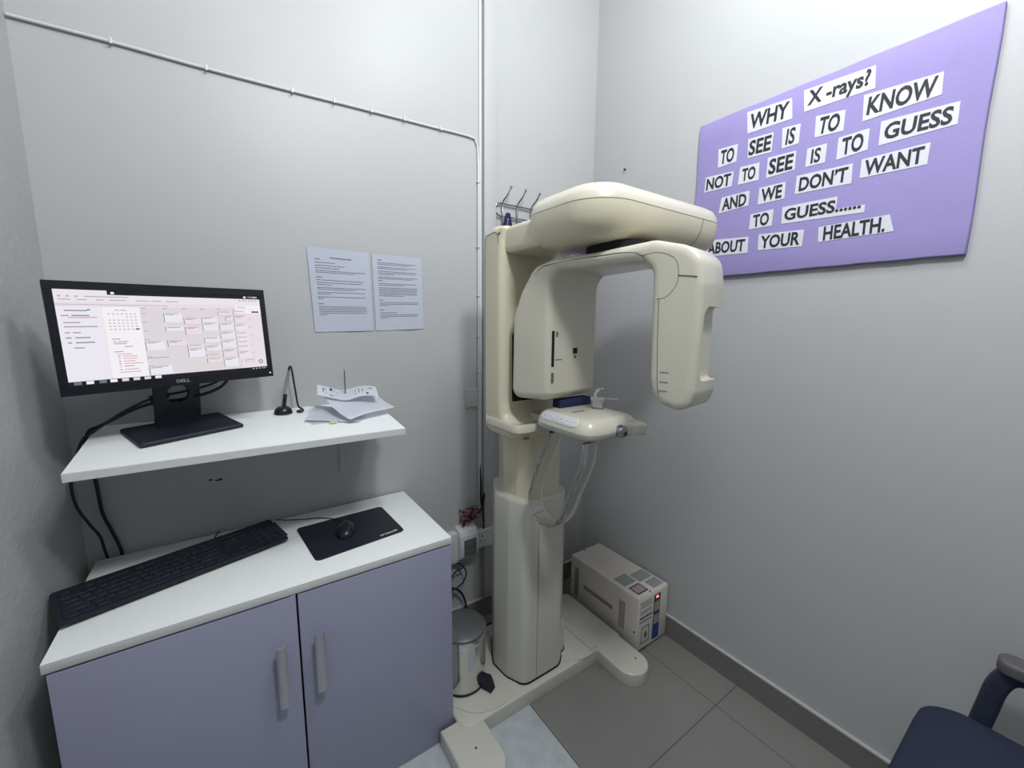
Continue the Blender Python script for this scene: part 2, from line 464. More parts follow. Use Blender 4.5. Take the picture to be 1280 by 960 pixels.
# ------------------------------------------------------------------ cabinet
CX0, CX1, CYF, CZ = -2.004, -1.068, -0.4715, 0.761
t = thing('cabinet', 'low lavender two-door cabinet under the shelf', 'cabinet', (-1.536, -.24, 0))
def Cc(bm): bmesh.ops.translate(bm, vec=(1.536, .24, 0), verts=bm.verts); return bm
bm = BM()
box(bm, CX0 + .004, CX0 + .02, CYF + .02, -.016, 0, CZ - .023); box(bm, CX1 - .02, CX1 - .004, CYF + .02, -.016, 0, CZ - .023)
box(bm, CX0 + .02, CX1 - .02, -.024, -.018, .06, CZ - .023); box(bm, CX0 + .02, CX1 - .02, CYF + .02, -.024, .06, .078)
box(bm, CX0 + .02, CX1 - .02, CYF + .06, CYF + .075, 0, .06)
obj('body', Cc(bm), M['laminate'], t, smooth=False)
for a, b, hx in ((CX0 + .006, -1.5345, -1.579), (-1.5295, CX1 - .001, -1.486)):
    bm = BM(); box(bm, a, b, CYF + .001, CYF + .019, .002, CZ - .029, bev=.0012, seg=2)
    dr = obj('door', Cc(bm), M['lav'], t)
    bm = BM()
    # curved strip pull
    z0, z1 = .434, .615
    sec = [(x, y) for x, y in rrect(-.013, .013, -.004, .004, .0035, 0, 3)]
    rr = []
    for z in (z0, z0 + .02, z1 - .02, z1):
        ring = []
        for q in range(-5, 6): 
            a_ = q / 5 * .95; ring.append((hx + .0125 * math.sin(a_) / math.sin(.95), CYF - .030 + .010 * (1 - math.cos(a_)), z))
        for q in range(5, -6, -1):
            a_ = q / 5 * .95; ring.append((hx + .0105 * math.sin(a_) / math.sin(.95), CYF - .0265 + .010 * (1 - math.cos(a_)), z))
        rr.append(ring)
    loft(bm, rr)
    for z in (z0 + .022, z1 - .022): cyl(bm, (0, 0), .0045, 0, .032, 12, mtx=Matrix.Translation((hx, CYF + .002, z)) @ Matrix.Rotation(PI / 2, 4, 'X'))
    obj('handle', Cc(bm), M['alu'], dr)
bm = BM(); box(bm, CX0, CX1, CYF, -.016, CZ - .023, CZ, bev=.001, seg=2)
for f in bm.faces:
    if abs(f.normal.z) < .5: f.material_index = 1  # upright faces take the painted shade
obj('top', Cc(bm), [M['laminate'], M['edge_shade']], t)
bm = BM(); box(bm, -1.548, -1.5345, CYF + .003, CYF + .008, CZ - .034, CZ - .026); obj('hinge', Cc(bm), M['steel'], t)

# ------------------------------------------------------------------ shelf (sags a little to the front)
SA = [(-1.966, -.0005, 1.161), (-1.175, -.0005, 1.161), (-1.180, -.375, 1.129), (-1.961, -.360, 1.129)]
def SZ(x, y):
    return 1.161 + .0862 * y
SN = Vector((0, -0.0862, 1)).normalized()
t = thing('wall_shelf', 'white laminate shelf on a steel bracket above the cabinet', 'shelf', (-1.55, 0, 1.12))
bm = BM()
vs = [bm.verts.new(Vector(p) - Vector((-1.55, 0, 1.12))) for p in SA] + [bm.verts.new(Vector(p) - Vector((-1.55, 0, 1.12)) - Vector((0, 0, .0215))) for p in SA]
for q in ((0, 1, 2, 3), (7, 6, 5, 4), (0, 4, 5, 1), (1, 5, 6, 2), (2, 6, 7, 3), (3, 7, 4, 0)): bm.faces.new([vs[i] for i in q])
bmesh.ops.bevel(bm, geom=list(bm.edges), offset=.0012, segments=2, affect='EDGES')
bm.normal_update()
for f in bm.faces:
    if abs(f.normal.z) < .5: f.material_index = 1
obj('board', bm, [M['laminate'], M['edge_shade']], t)
for bx in (-1.307,):
    bm = BM()
    X = bx + 1.55
    box(bm, X - .008, X + .008, -.004, 0, -.225, SZ(bx, 0) - 1.12 - .024)
    dz = SZ(bx, -.16) - SZ(bx, 0)
    vv = box(bm, X - .011, X + .011, -.16, 0, 0, .0035)
    for v in vv: v.co.z += SZ(bx, v.co.y) - 1.12 - .0265
    box(bm, X - .002, X + .002, -.01, -.003, -.215, -.03)
    obj('bracket', bm, M['alu'], t, smooth=False)

# ------------------------------------------------------------------ monitor
MC = Vector((-1.7479, -.1979, 1.4259)); yw, pt, MW, MH, rl = .293, .0612, .4597, .2684, .0174
Xm = Vector((math.cos(yw), math.sin(yw), 0)); Nm = Vector((math.sin(yw) * math.cos(pt), -math.cos(yw) * math.cos(pt), math.sin(pt)))
Zm = Nm.cross(Xm)
Xr = Xm * math.cos(rl) + Zm * math.sin(rl); Zr = Zm * math.cos(rl) - Xm * math.sin(rl)
t = thing('computer_monitor', 'black computer monitor showing an appointment calendar on the wall shelf', 'monitor', (-1.7585, -.130, SZ(-1.7585, -.130)))
T0 = Matrix.Translation(-Vector(t.location))
MM = T0 @ frame(MC, Xr, Zr, Nm)        # local x right, y up, z out of the screen
bm = BM()
pillow(bm, -MW / 2, MW / 2, -MH / 2, MH / 2, .004, [(.03, -.045), (.012, -.036), (.001, -.022), (0, -.016), (0, -.002), (.0015, 0)], n=3, mtx=MM)
obj('housing', bm, M['black'], t)
bm = BM()
sx0, sx1, sy0, sy1 = -MW / 2 + .0155, MW / 2 - .0150, -MH / 2 + .0235, MH / 2 - .0195
# raised bezel
for a in ((-MW / 2, MW / 2, sy1, MH / 2), (-MW / 2, MW / 2, -MH / 2, sy0), (-MW / 2, sx0, sy0, sy1), (sx1, MW / 2, sy0, sy1)):
    box(bm, *a, -.001, .0022, bev=.0006, seg=1, mtx=MM)
obj('bezel', bm, M['blackgloss'], t)
# the display, one lit panel with its picture
bm = BM()
Wd, Hd = sx1 - sx0, sy1 - sy0
lay = [0]
def R_(u0, v0, u1, v1, mi, l=1):       # u right, v down, in thousandths of the screen
    z = .0003 + l * .00012
    x0, x1 = sx0 + Wd * u0 / 1000, sx0 + Wd * u1 / 1000
    y0, y1 = sy1 - Hd * v1 / 1000, sy1 - Hd * v0 / 1000
    quad(bm, [MM @ Vector(p) for p in ((x0, y0, z), (x1, y0, z), (x1, y1, z), (x0, y1, z))], mi)
R_(0, 0, 1000, 1000, 1, 0)
R_(0, 0, 1000, 45, 3)                       # tab bar
R_(0, 0, 210, 50, 0, 2); R_(225, 12, 240, 38, 6, 2)
R_(900, 10, 915, 36, 0, 2); R_(925, 10, 955, 28, 8, 2); R_(955, 10, 985, 30, 7, 2)
R_(0, 45, 1000, 130, 0)                     # address and bookmark bars
for i in range(3): R_(15 + i * 32, 62, 27 + i * 32, 74, 4, 2)
R_(115, 63, 300, 71, 4, 2)
for u, wd in ((15, 60), (85, 52), (160, 40), (215, 90), (330, 40), (352, 50), (400, 60), (470, 75)): R_(u, 98, u + wd * .8, 106, 4, 2)
for u in (870, 890, 905, 930, 950, 970): R_(u, 60, u + 10, 74, 4, 2)
R_(0, 150, 480, 155, 4, 2); R_(0, 172, 1000, 174, 2, 2)
R_(0, 175, 175, 955, 6)                     # left menu
R_(178, 175, 340, 955, 10)                  # small calendar column
for v, a, b, mi in ((210, 30, 120, 8), (262, 15, 45, 4), (262, 55, 125, 8), (282, 40, 155, 7), (335, 20, 85, 4), (378, 20, 150, 4), (440, 20, 40, 4), (440, 50, 80, 4), (493, 20, 42, 8), (493, 55, 115, 8), (545, 25, 40, 8), (545, 55, 130, 8), (600, 45, 85, 4)):
    R_(a, v, b, v + 12, mi, 2)
R_(118, 200, 132, 212, 9, 2)
for k, (a, b) in enumerate(((35, 55), (60, 85))): R_(195 + a, 205, 195 + b, 213, 4, 2)
for row in range(6):
    for c in range(7):
        if row == 1 and c < 4: continue
        R_(198 + c * 19, 245 + row * 34, 208 + c * 19, 253 + row * 34, 4, 2)
R_(310, 408, 328, 426, 9, 3)
for v, a, b, mi in ((520, 200, 235, 4), (550, 205, 215, 8), (550, 222, 270, 4), (572, 205, 260, 4), (605, 250, 285, 4), (660, 200, 240, 4), (688, 210, 275, 7), (712, 215, 225, 8), (712, 235, 300, 7), (738, 215, 225, 7), (738, 235, 300, 7), (768, 215, 225, 8), (768, 235, 290, 7), (795, 215, 225, 8), (795, 235, 320, 7), (822, 215, 225, 7), (822, 235, 280, 4), (860, 215, 225, 8), (860, 235, 300, 7), (890, 210, 305, 7)):
    R_(a, v, b, v + 9, mi, 2)
R_(340, 175, 845, 955, 2)                   # week view
R_(840, 130, 1000, 235, 10, 2); R_(855, 150, 905, 158, 4, 3); R_(855, 178, 960, 180, 4, 3); R_(940, 205, 985, 225, 5, 3)
for i, u in enumerate((350, 450, 545, 640, 735, 825)): R_(u, 180, u + 18, 189, 4, 2)
cards = [(345, 560, 435, 670, 6), (345, 745, 470, 765, 1), (345, 850, 455, 955, 6),
         (450, 235, 540, 345, 6), (450, 400, 540, 450, 6), (450, 560, 540, 630, 1),
         (548, 290, 635, 370, 1), (548, 400, 635, 500, 1), (548, 620, 635, 660, 1), (548, 665, 635, 775, 6),
         (643, 280, 728, 345, 6), (643, 352, 728, 455, 0), (643, 540, 728, 600, 0), (643, 640, 728, 705, 0), (643, 745, 728, 775, 1), (643, 800, 728, 860, 1),
         (737, 210, 822, 260, 1), (778, 265, 822, 335, 1), (737, 360, 822, 450, 0), (737, 470, 822, 560, 0), (737, 580, 822, 680, 0), (737, 700, 822, 800, 1), (737, 810, 822, 925, 6),
         (827, 200, 905, 255, 1), (827, 262, 905, 360, 1), (827, 375, 905, 465, 0), (827, 485, 905, 535, 0), (827, 540, 905, 590, 0), (827, 600, 905, 650, 0), (827, 660, 905, 720, 0), (827, 735, 905, 820, 0), (870, 840, 935, 880, 1)]
for a, v0, b, v1, mi in cards:
    R_(a, v0, b, v1, mi, 2); R_(a - 2, v0, a + 2, v1, 8, 3); R_(a + 8, v0 + 4, a + (b - a) * .82, v0 + 12, 4, 3)
    if v1 - v0 > 60: R_(a + 8, v0 + 18, a + (b - a) * .55, v0 + 25, 4, 3)
    R_(a, v1 - 3, b, v1, 7 if mi == 1 else 2, 3)
for v in range(240, 940, 100): R_(345, v, 365, v + 7, 4, 2)
R_(845, 235, 1000, 955, 1, 1)
for v in (300, 410, 520, 640, 750): R_(912, v, 930, v + 8, 7, 2)
for k in range(16):
    a0, a1 = 2 * PI * k / 16, 2 * PI * (k + 1) / 16
    def pp(a, r, z): return MM @ Vector((sx0 + Wd * .962 + r * math.cos(a), sy1 - Hd * .885 + r * math.sin(a), z))
    quad(bm, [pp(a0, .0035, .0008), pp(a0, .006, .0008), pp(a1, .006, .0008), pp(a1, .0035, .0008)], 9)
R_(0, 958, 1000, 1000, 3, 3)                # task bar
for i, (u, mi) in enumerate(((20, 9), (68, 10), (120, 9), (165, 10), (215, 2), (265, 2), (315, 2), (365, 6))): R_(u, 962, u + 30, 994, mi, 4)
for u in (905, 925, 945, 965, 980): R_(u, 972, u + 9, 982, 2, 4)
obj('screen', bm, SCR, t, smooth=False)
text_mesh('logo', 'DELL', .01, M['alu'], t, MM @ Matrix.Translation((.0, -MH / 2 + .0125, .0024)), bold=.0003, fit=(.030, .0085))
bm = BM(); cyl(bm, (0, 0), .0022, 0, .001, 12, mtx=MM @ Matrix.Translation((MW / 2 - .009, -MH / 2 + .012, .0022))); obj('power_light', bm, SCR[10], t)
# stand: leaning neck with a round cable hole, foot
bx, by = -1.7585, -.130
bz = SZ(bx, by)
Xb = Vector((math.cos(.37), math.sin(.37), 0)); Yb = Vector((-math.sin(.37), math.cos(.37), 0))
Zb = SN; Yb = Zb.cross((Xb - Zb * Xb.dot(Zb)).normalized()); Xb = Yb.cross(Zb)
BB = T0 @ frame((bx, by, bz), Xb, Yb, Zb)
bm = BM(); pillow(bm, -.122, .122, -.089, .089, .006, [(.002, 0.0005), (0, .003), (0, .009), (.004, .0125)], n=3, mtx=BB); obj('foot', bm, M['black'], t)
bm = BM()
# neck as a plate with a hole: ring of quads between outline and circle
top = Vector((0.004, .010, .185)); n_ = 40
def neck_pt(x, h): return BB @ Vector((x, .030 - .02 * (h / .18) ** 1 + (.004 if h < .01 else 0), .012 + h))
hc, hr = .094, .027
outer = []; inner = []
for i in range(n_):
    a = 2 * PI * (i + .5) / n_; ca, sa = math.cos(a), math.sin(a)
    wx, h0, h1 = .054, 0.0, .19
    k = min((wx / abs(ca)) if abs(ca) > 1e-6 else 9, ((h1 - hc) / sa) if sa > 1e-6 else 9, ((hc - h0) / -sa) if sa < -1e-6 else 9)
    outer.append((k * ca, hc + k * sa)); inner.append((hr * ca, hc + hr * sa))
for dy in (0, .012):
    pass
def np_(p, d): return neck_pt(p[0], p[1]) + (BB.to_3x3() @ Vector((0, d, 0)))
VO = [[bm.verts.new(np_(p, d)) for p in outer] for d in (0, .014)]
VI = [[bm.verts.new(np_(p, d)) for p in inner] for d in (0, .014)]
for i in range(n_):
    j = (i + 1) % n_
    bm.faces.new((VO[0][i], VO[0][j], VI[0][j], VI[0][i])); bm.faces.new((VO[1][j], VO[1][i], VI[1][i], VI[1][j]))
    bm.faces.new((VO[0][j], VO[0][i], VO[1][i], VO[1][j])); bm.faces.new((VI[0][i], VI[0][j], VI[1][j], VI[1][i]))
obj('neck', bm, M['black'], t, smooth=False)

# ------------------------------------------------------------------ monitor cables
def cable(name, label, pts, r, m=None, k=8, cat='cable', group=None):
    p0 = Vector(pts[-1]) ; bm = BM(); tube(bm, [Vector(p) - p0 for p in pts], r, k=k)
    o = obj(name, bm, m or M['black']); o.location = p0
    tag(o, label, cat, group); return o
def on_shelf(x, y, h=.005): return (x, y, SZ(x, y) + h)
c1 = cable('monitor_cable', 'black video cable with a thick plug drooping behind the monitor past the shelf end', [(-1.63, -.10, 1.335), (-1.67, -.10, 1.285), (-1.74, -.095, 1.262), (-1.822, -.09, 1.246), (-1.881, -.09, 1.218), (-1.925, -.09, 1.188), (-1.954, -.095, 1.166), (-1.976, -.10, 1.148), (-1.994, -.10, 1.10), (-2.010, -.10, 1.04), (-2.008, -.10, .97), (-1.990, -.09, .905), (-1.977, -.07, .855), (-1.978, -.04, .80), (-1.980, -.008, .752)], .0036)
bm = BM(); tube(bm, [(-1.832 + 1.980, -.090 + .008, 1.243 - .752), (-1.790 + 1.980, -.091 + .008, 1.253 - .752)], .010, n=10, smooth=False); obj('plug', bm, M['black'], c1)
cable('monitor_cable', 'thicker black power cable curving from the monitor to the wall below the shelf', [(-1.62, -.125, 1.34), (-1.66, -.112, 1.270), (-1.74, -.10, 1.240), (-1.823, -.085, 1.230), (-1.873, -.08, 1.214), (-1.917, -.075, 1.190), (-1.950, -.065, 1.172), (-1.974, -.05, 1.158), (-1.988, -.038, 1.11), (-1.985, -.028, 1.05), (-1.980, -.022, 1.0), (-1.976, -.020, .908), (-1.962, -.018, .845), (-1.950, -.016, .79), (-1.948, -.008, .752)], .0044)

# ------------------------------------------------------------------ pen on a stand
t = thing('pen_holder', 'black desk pen holder with chained pen beside the monitor', 'pen holder', (-1.496, -.060, SZ(-1.496, -.060)))
bm = BM(); lathe(bm, [(.001, 0), (.027, 0), (.0285, .003), (.0275, .008), (.025, .016), (.016, .024), (.001, .026)], n=28); obj('base', bm, M['blackgloss'], t)
bm = BM(); lathe(bm, [(.026, 0.0), (.0285, .001), (.0285, .0025), (.026, .003)], n=28); obj('base_ring', bm, M['maroon'], t)
bm = BM(); tube(bm, [(.002, 0, .016), (.010, .002, .066)], .0062, n=10, smooth=False); obj('pen_cap', bm, M['black'], t)
bm = BM(); tube(bm, [(.010, .002, .066), (.017, .003, .105)], .0030, n=8, smooth=False); tube(bm, [(.017, .003, .105), (.0255, .004, .146)], .0044, n=10, smooth=False)
obj('pen', bm, M['alu'], t)
bm = BM(); tube(bm, [(.0255, .004, .146), (.028, .004, .158), (.034, .005, .152), (.041, .005, .08), (.047, .004, .022), (.056, .0, .012), (.060, -.010, .006), (.052, -.018, .004), (.042, -.012, .004), (.045, -.004, .005), (.055, -.003, .006)], .0032); obj('cord', bm, M['black'], t)

# ------------------------------------------------------------------ paper spike and its papers
sx_, sy_ = -1.308, -.135
t = thing('paper_spike', 'thin steel bill spike standing up through loose papers', 'spike', (sx_, sy_, SZ(sx_, sy_)))
bm = BM(); lathe(bm, [(.001, 0), (.028, 0), (.028, .002), (.003, .004), (.0022, .008), (.0020, .145), (.0003, .158)], n=16); obj('spike', bm, M['chrome'], t)
def sheet(name, label, cx, cy, w_, h_, rz, z0, fn, m, n=10, prints=(), group=None):
    """curled sheet standing clear of the shelf; fn(u,v) -> height"""
    bz_ = SZ(cx, cy)
    bm = BM(); c_, s_ = math.cos(rz), math.sin(rz)
    def P(u, v, e=0):
        x, y = (u - .5) * w_, (v - .5) * h_
        X, Y = cx + x * c_ - y * s_, cy + x * s_ + y * c_
        return Vector((X - cx, Y - cy, max(SZ(X, Y) + .0006, SZ(X, Y) + z0 + fn(u, v)) - bz_ + e))
    V = [[bm.verts.new(P(i / n, j / n)) for j in range(n + 1)] for i in range(n + 1)]
    for i in range(n):
        for j in range(n): bm.faces.new((V[i][j], V[i + 1][j], V[i + 1][j + 1], V[i][j + 1]))
    r = bmesh.ops.solidify(bm, geom=list(bm.faces), thickness=.0003)
    for (u0, v0, u1, v1) in prints:
        k = 6
        for q in range(k):
            a, b = u0 + (u1 - u0) * q / k, u0 + (u1 - u0) * (q + 1) / k
            quad(bm, [P(a, v0, .0012), P(b, v0, .0012), P(b, v1, .0012), P(a, v1, .0012)], 1)
    o = obj(name, bm, [m, M['ink']], None); o.location = (cx, cy, bz_)
    tag(o, label, 'paper', group); return o
PG = 'loose papers on the bill spike'
sheet('paper_sheet', 'flat white slip lying lowest under the papers on the spike', -1.375, -.185, .13, .07, .15, .001, lambda u, v: .001, M['sheetpaper'], group=PG)
sheet('folded_sheet', 'folded white sheet with raised curled edge below the top paper on the spike', -1.345, -.170, .17, .135, -.42, .005, lambda u, v: .022 * max(0, (.8 - u)) * (.3 + .7 * v), M['sheetpaper'], group=PG)
sheet('paper_sheet', 'largest white sheet spread wide over the folded one on the spike', -1.268, -.170, .185, .150, .38, .024, lambda u, v: .010 * u + .045 * v * v - .006 * (1 - v) + .004 * math.sin(5 * u), M['sheetpaper'], group=PG)
sheet('receipt_strip', 'crumpled printed receipt with black heading on top of the spiked papers', -1.300, -.140, .195, .060, -.16, .052,
      lambda u, v: .024 * v + .060 * max(0, (.45 - u)) + .016 * math.sin(max(0, u - .45) * 4.5) + .003 * math.sin(v * 5), M['sheetpaper'],
      prints=((.20, .1, .245, .9), (.09, .3, .105, .8), (.13, .2, .14, .8), (.28, .2, .285, .85), (.32, .2, .325, .6), (.62, .2, .63, .7), (.68, .25, .69, .8), (.74, .3, .75, .7), (.80, .1, .84, .2), (.86, .65, .92, .75)), group=PG)
bm = BM(); sphere = pillow(bm, -.012, .012, -.007, .007, .006, [(.003, 0), (0, .003), (0, .005), (.003, .008)], n=4)
o = obj('crumpled_wrapper', bm, M['green']); o.location = (-1.372, -.238, SZ(-1.372, -.238)); tag(o, 'small yellowish crumpled wrapper under the spiked papers', 'wrapper')

# ------------------------------------------------------------------ keyboard, mouse pad, mouse
K = [Vector((-2.047, -.225, .797)), Vector((-1.556, -.080, .797)), Vector((-1.524, -.208, .778)), Vector((-2.003, -.366, .778))]   # back-left, back-right, front-right, front-left
kc = sum(K, Vector()) / 4
Xk = ((K[1] - K[0]) + (K[2] - K[3])).normalized(); Yk = ((K[0] - K[3]) + (K[1] - K[2])); Yk = (Yk - Xk * Yk.dot(Xk)).normalized(); Zk = Xk.cross(Yk)
kw = ((K[1] - K[0]).length + (K[2] - K[3]).length) / 2; kh = ((K[0] - K[3]).length + (K[1] - K[2]).length) / 2
t = thing('keyboard', 'black slim wired keyboard lying askew on the cabinet top', 'keyboard', (kc.x, kc.y, CZ))
KM = Matrix.Translation(-Vector(t.location)) @ frame(kc, Xk, Yk, Zk)
bm = BM(); pillow(bm, -kw / 2, kw / 2, -kh / 2, kh / 2, .008, [(.004, -.011), (0, -.008), (0, -.003), (.002, 0)], n=4, mtx=KM); obj('case', bm, M['black'], t)
rows = 6; kk = 0
bm = BM()
px = kw / 23.2
x0k = -kw / 2 + px * .6
py = (kh - .018) / 6.3
def key(cx, cy, w_, h_): 
    pillow(bm, cx - w_ / 2 + .0007, cx + w_ / 2 - .0007, cy - h_ / 2 + .0007, cy + h_ / 2 - .0007, .0015, [(0, -.001), (0, .0016), (.0008, .0026)], n=1, mtx=KM)
rowdef = [
    [(0, 1), (2, 1), (3, 1), (4, 1), (5, 1), (6.5, 1), (7.5, 1), (8.5, 1), (9.5, 1), (11, 1), (12, 1), (13, 1), (14, 1)],
    [(i, 1) for i in range(13)] + [(13, 2)],
    [(0, 1.5)] + [(1.5 + i, 1) for i in range(12)] + [(13.5, 1.5)],
    [(0, 1.75)] + [(1.75 + i, 1) for i in range(11)] + [(12.75, 2.25)],
    [(0, 2.25)] + [(2.25 + i, 1) for i in range(10)] + [(12.25, 2.75)],
    [(0, 1.25), (1.25, 1.25), (2.5, 1.25), (3.75, 6.25), (10, 1.25), (11.25, 1.25), (12.5, 1.25), (13.75, 1.25)]]
for r_i, rd in enumerate(rowdef):
    cy = kh / 2 - .008 - py * (r_i + .5) - (.003 if r_i else 0)
    for a, b in rd: key(x0k + (a + b / 2) * px, cy, b * px, py)
    if r_i in (0, 1, 2):
        for q in range(3): key(x0k + (15.5 + q + .5) * px, cy, px, py)
    if r_i == 4: key(x0k + 17 * px, cy, px, py)
    if r_i == 5:
        for q in range(3): key(x0k + (15.5 + q + .5) * px, cy, px, py)
    if r_i > 0:
        for q in range(4): key(x0k + (19 + q * .93 + .5) * px, cy, px * .93, py)
o = obj('keys', bm, M['black'], t); 
for sx in (-kw / 2 + .03, kw / 2 - .03):
    bm = BM(); box(bm, sx - .008, sx + .008, kh / 2 - .02, kh / 2 - .012, -.026, -.008, mtx=KM)
    obj('rear_foot', bm, M['black'], t)
kp = Vector((-1.722, -.105, .790)) 
o_ = Vector(t.location)
bm = BM(); tube(bm, [Vector(p) - o_ for p in ((-1.745, -.14, .792), (-1.735, -.12, .785), (-1.725, -.075, .7645), (-1.715, -.035, .7635), (-1.710, -.012, .7635), (-1.705, -.0065, .757))], .0018); obj('cord', bm, M['black'], t)

t = thing('mouse_pad', 'black rounded mouse pad with white lettering on the cabinet top', 'mouse pad', (-1.334, -.243, CZ + .0002))
Lp = [Vector((-1.490, -.130, 0)), Vector((-1.194, -.115, 0)), Vector((-1.183, -.346, 0)), Vector((-1.467, -.381, 0))]
poly = smooth2d([(p.x + 1.334, p.y + .243) for p in Lp], .016)
bm = BM(); slab2d(bm, poly, 0, .003, .0008, lambda a, b, z: (a, b, z), n=2); obj('pad', bm, M['black'], t)
dx = (Lp[2] - Lp[3]).normalized(); dy = Vector((-dx.y, dx.x, 0))
tp = Lp[2] + Vector((1.334, .243, .0036)) - dx * .049 + dy * .019
text_mesh('lettering', 'crosoft', .02, M['plate'], t, frame(tp, dx, dy, (0, 0, 1)), bold=.0004, extr=.0002, shear=.25, fit=(.062, .0125))
t = thing('computer_mouse', 'black wired mouse resting on the mouse pad', 'mouse', (-1.352, -.245, CZ + .0034), rz=-.25)
bm = BM()
rings = []
for i in range(13):
    q = i / 12; y = (-.054 + .108 * q)
    wd = .033 * (math.sin(PI * min(1, max(0, (q * .94 + .03)))) ** .42); hh = .036 * (math.sin(PI * (q * .9 + .05)) ** .6) * (1 - .25 * q)
    rings.append([(wd * math.cos(a), y, max(0, hh * math.sin(a)) ** 1.0) if math.sin(a) > 0 else (wd * .93 * math.cos(a), y, 0.0005) for a in [2 * PI * k / 20 for k in range(20)]])
loft(bm, rings); obj('shell', bm, M['blackgloss'], t, angle=60)
bm = BM(); cyl(bm, (0, 0), .0075, -.0035, .0035, 16, mtx=Matrix.Translation((0, .024, .0255)) @ Matrix.Rotation(PI / 2, 4, 'Y')); obj('scroll_wheel', bm, M['black'], t)
bm = BM(); tube(bm, [(0, .050, .010), (-.02, .075, .006), (-.04, .105, .001), (-.09, .135, .000), (-.14, .142, .000), (-.20, .155, .0), (-.24, .172, .0)], .0017); obj('cord', bm, M['black'], t)

# ------------------------------------------------------------------ notices on the wall
def notice(name, label, c4, lines, title=None):
    """c4: TL, TR, BR, BL as (x, z) on the wall"""
    cx = sum(p[0] for p in c4) / 4; cz = sum(p[1] for p in c4) / 4
    t = thing(name, label, 'notice', (cx, 0, cz), group='laminated notices on the wall')
    def P(u, v, e=0):
        a = Vector(c4[0]).lerp(Vector(c4[1]), u); b = Vector(c4[3]).lerp(Vector(c4[2]), u); q = a.lerp(b, v)
        bulge = .003 + .004 * math.sin(PI * u) * (1 - v) + .0012 * math.sin(7 * u + 3 * v)
        return Vector((q.x - cx, -bulge - e, q.y - cz))
    bm = BM(); n = 12
    V = [[bm.verts.new(P(i / n, j / n)) for j in range(n + 1)] for i in range(n + 1)]
    for i in range(n):
        for j in range(n): bm.faces.new((V[i][j], V[i][j + 1], V[i + 1][j + 1], V[i + 1][j]))
    B = [[bm.verts.new(P(i / n, j / n) * 1 + Vector((0, .0012, 0))) for j in range(n + 1)] for i in range(n + 1)]
    for i in range(n):
        for j in range(n): bm.faces.new((B[i][j], B[i + 1][j], B[i + 1][j + 1], B[i][j + 1]))
    obj('sheet', bm, M['paper'], t, angle=60)
    bm = BM()
    rnd = random.Random(3)
    for (v, u0, u1, hh) in lines:
        u = u0
        while u < u1 - .004:
            wl = rnd.uniform(.02, .06); e = min(u + wl, u1)
            quad(bm, [P(u, v + hh, .0006), P(e, v + hh, .0006), P(e, v, .0006), P(u, v, .0006)])
            u = e + .008
    obj('printed_text', bm, M['greyink'], t, smooth=False)
L1 = [(.105, .34, .70, .014), (.13, .10, .18, .009), (.17, .10, .42, .007), (.205, .10, .58, .007), (.235, .10, .48, .007), (.265, .10, .92, .007), (.285, .10, .73, .007),
      (.34, .10, .19, .010), (.375, .10, .88, .007), (.405, .10, .84, .007), (.43, .10, .34, .007), (.465, .10, .92, .007), (.485, .10, .72, .007), (.52, .10, .90, .007), (.54, .10, .32, .007), (.575, .10, .90, .007), (.595, .10, .18, .007),
      (.655, .10, .18, .010), (.69, .10, .88, .007), (.71, .10, .90, .007), (.73, .10, .90, .007), (.75, .10, .90, .007), (.77, .10, .90, .007), (.79, .10, .22, .007)]
L2 = [(.07, .10, .18, .010), (.105, .10, .88, .007), (.125, .10, .75, .007), (.16, .10, .90, .007), (.18, .10, .70, .007), (.215, .10, .88, .007), (.235, .10, .86, .007), (.255, .10, .42, .007), (.29, .10, .90, .007), (.31, .10, .80, .007), (.335, .10, .19, .009),
      (.375, .10, .88, .007), (.395, .10, .62, .007)] + [(.43 + k * .021, .10, .88 if k < 5 else .6, .008) for k in range(6)] + \
     [(.59, .10, .17, .010), (.625, .10, .88, .007), (.645, .10, .88, .007), (.665, .10, .28, .007), (.72, .10, .18, .010), (.76, .10, .45, .009), (.79, .10, .88, .007), (.81, .10, .88, .007), (.83, .10, .26, .007)]
notice('wall_notice', 'laminated printed notice with a bold centred title on the wall', [(-1.384, 1.730), (-1.171, 1.728), (-1.164, 1.436), (-1.372, 1.431)], L1)
notice('wall_notice', 'laminated printed notice full of text without a title, nearest the x-ray machine', [(-1.160, 1.727), (-.962, 1.728), (-.955, 1.443), (-1.154, 1.436)], L2)

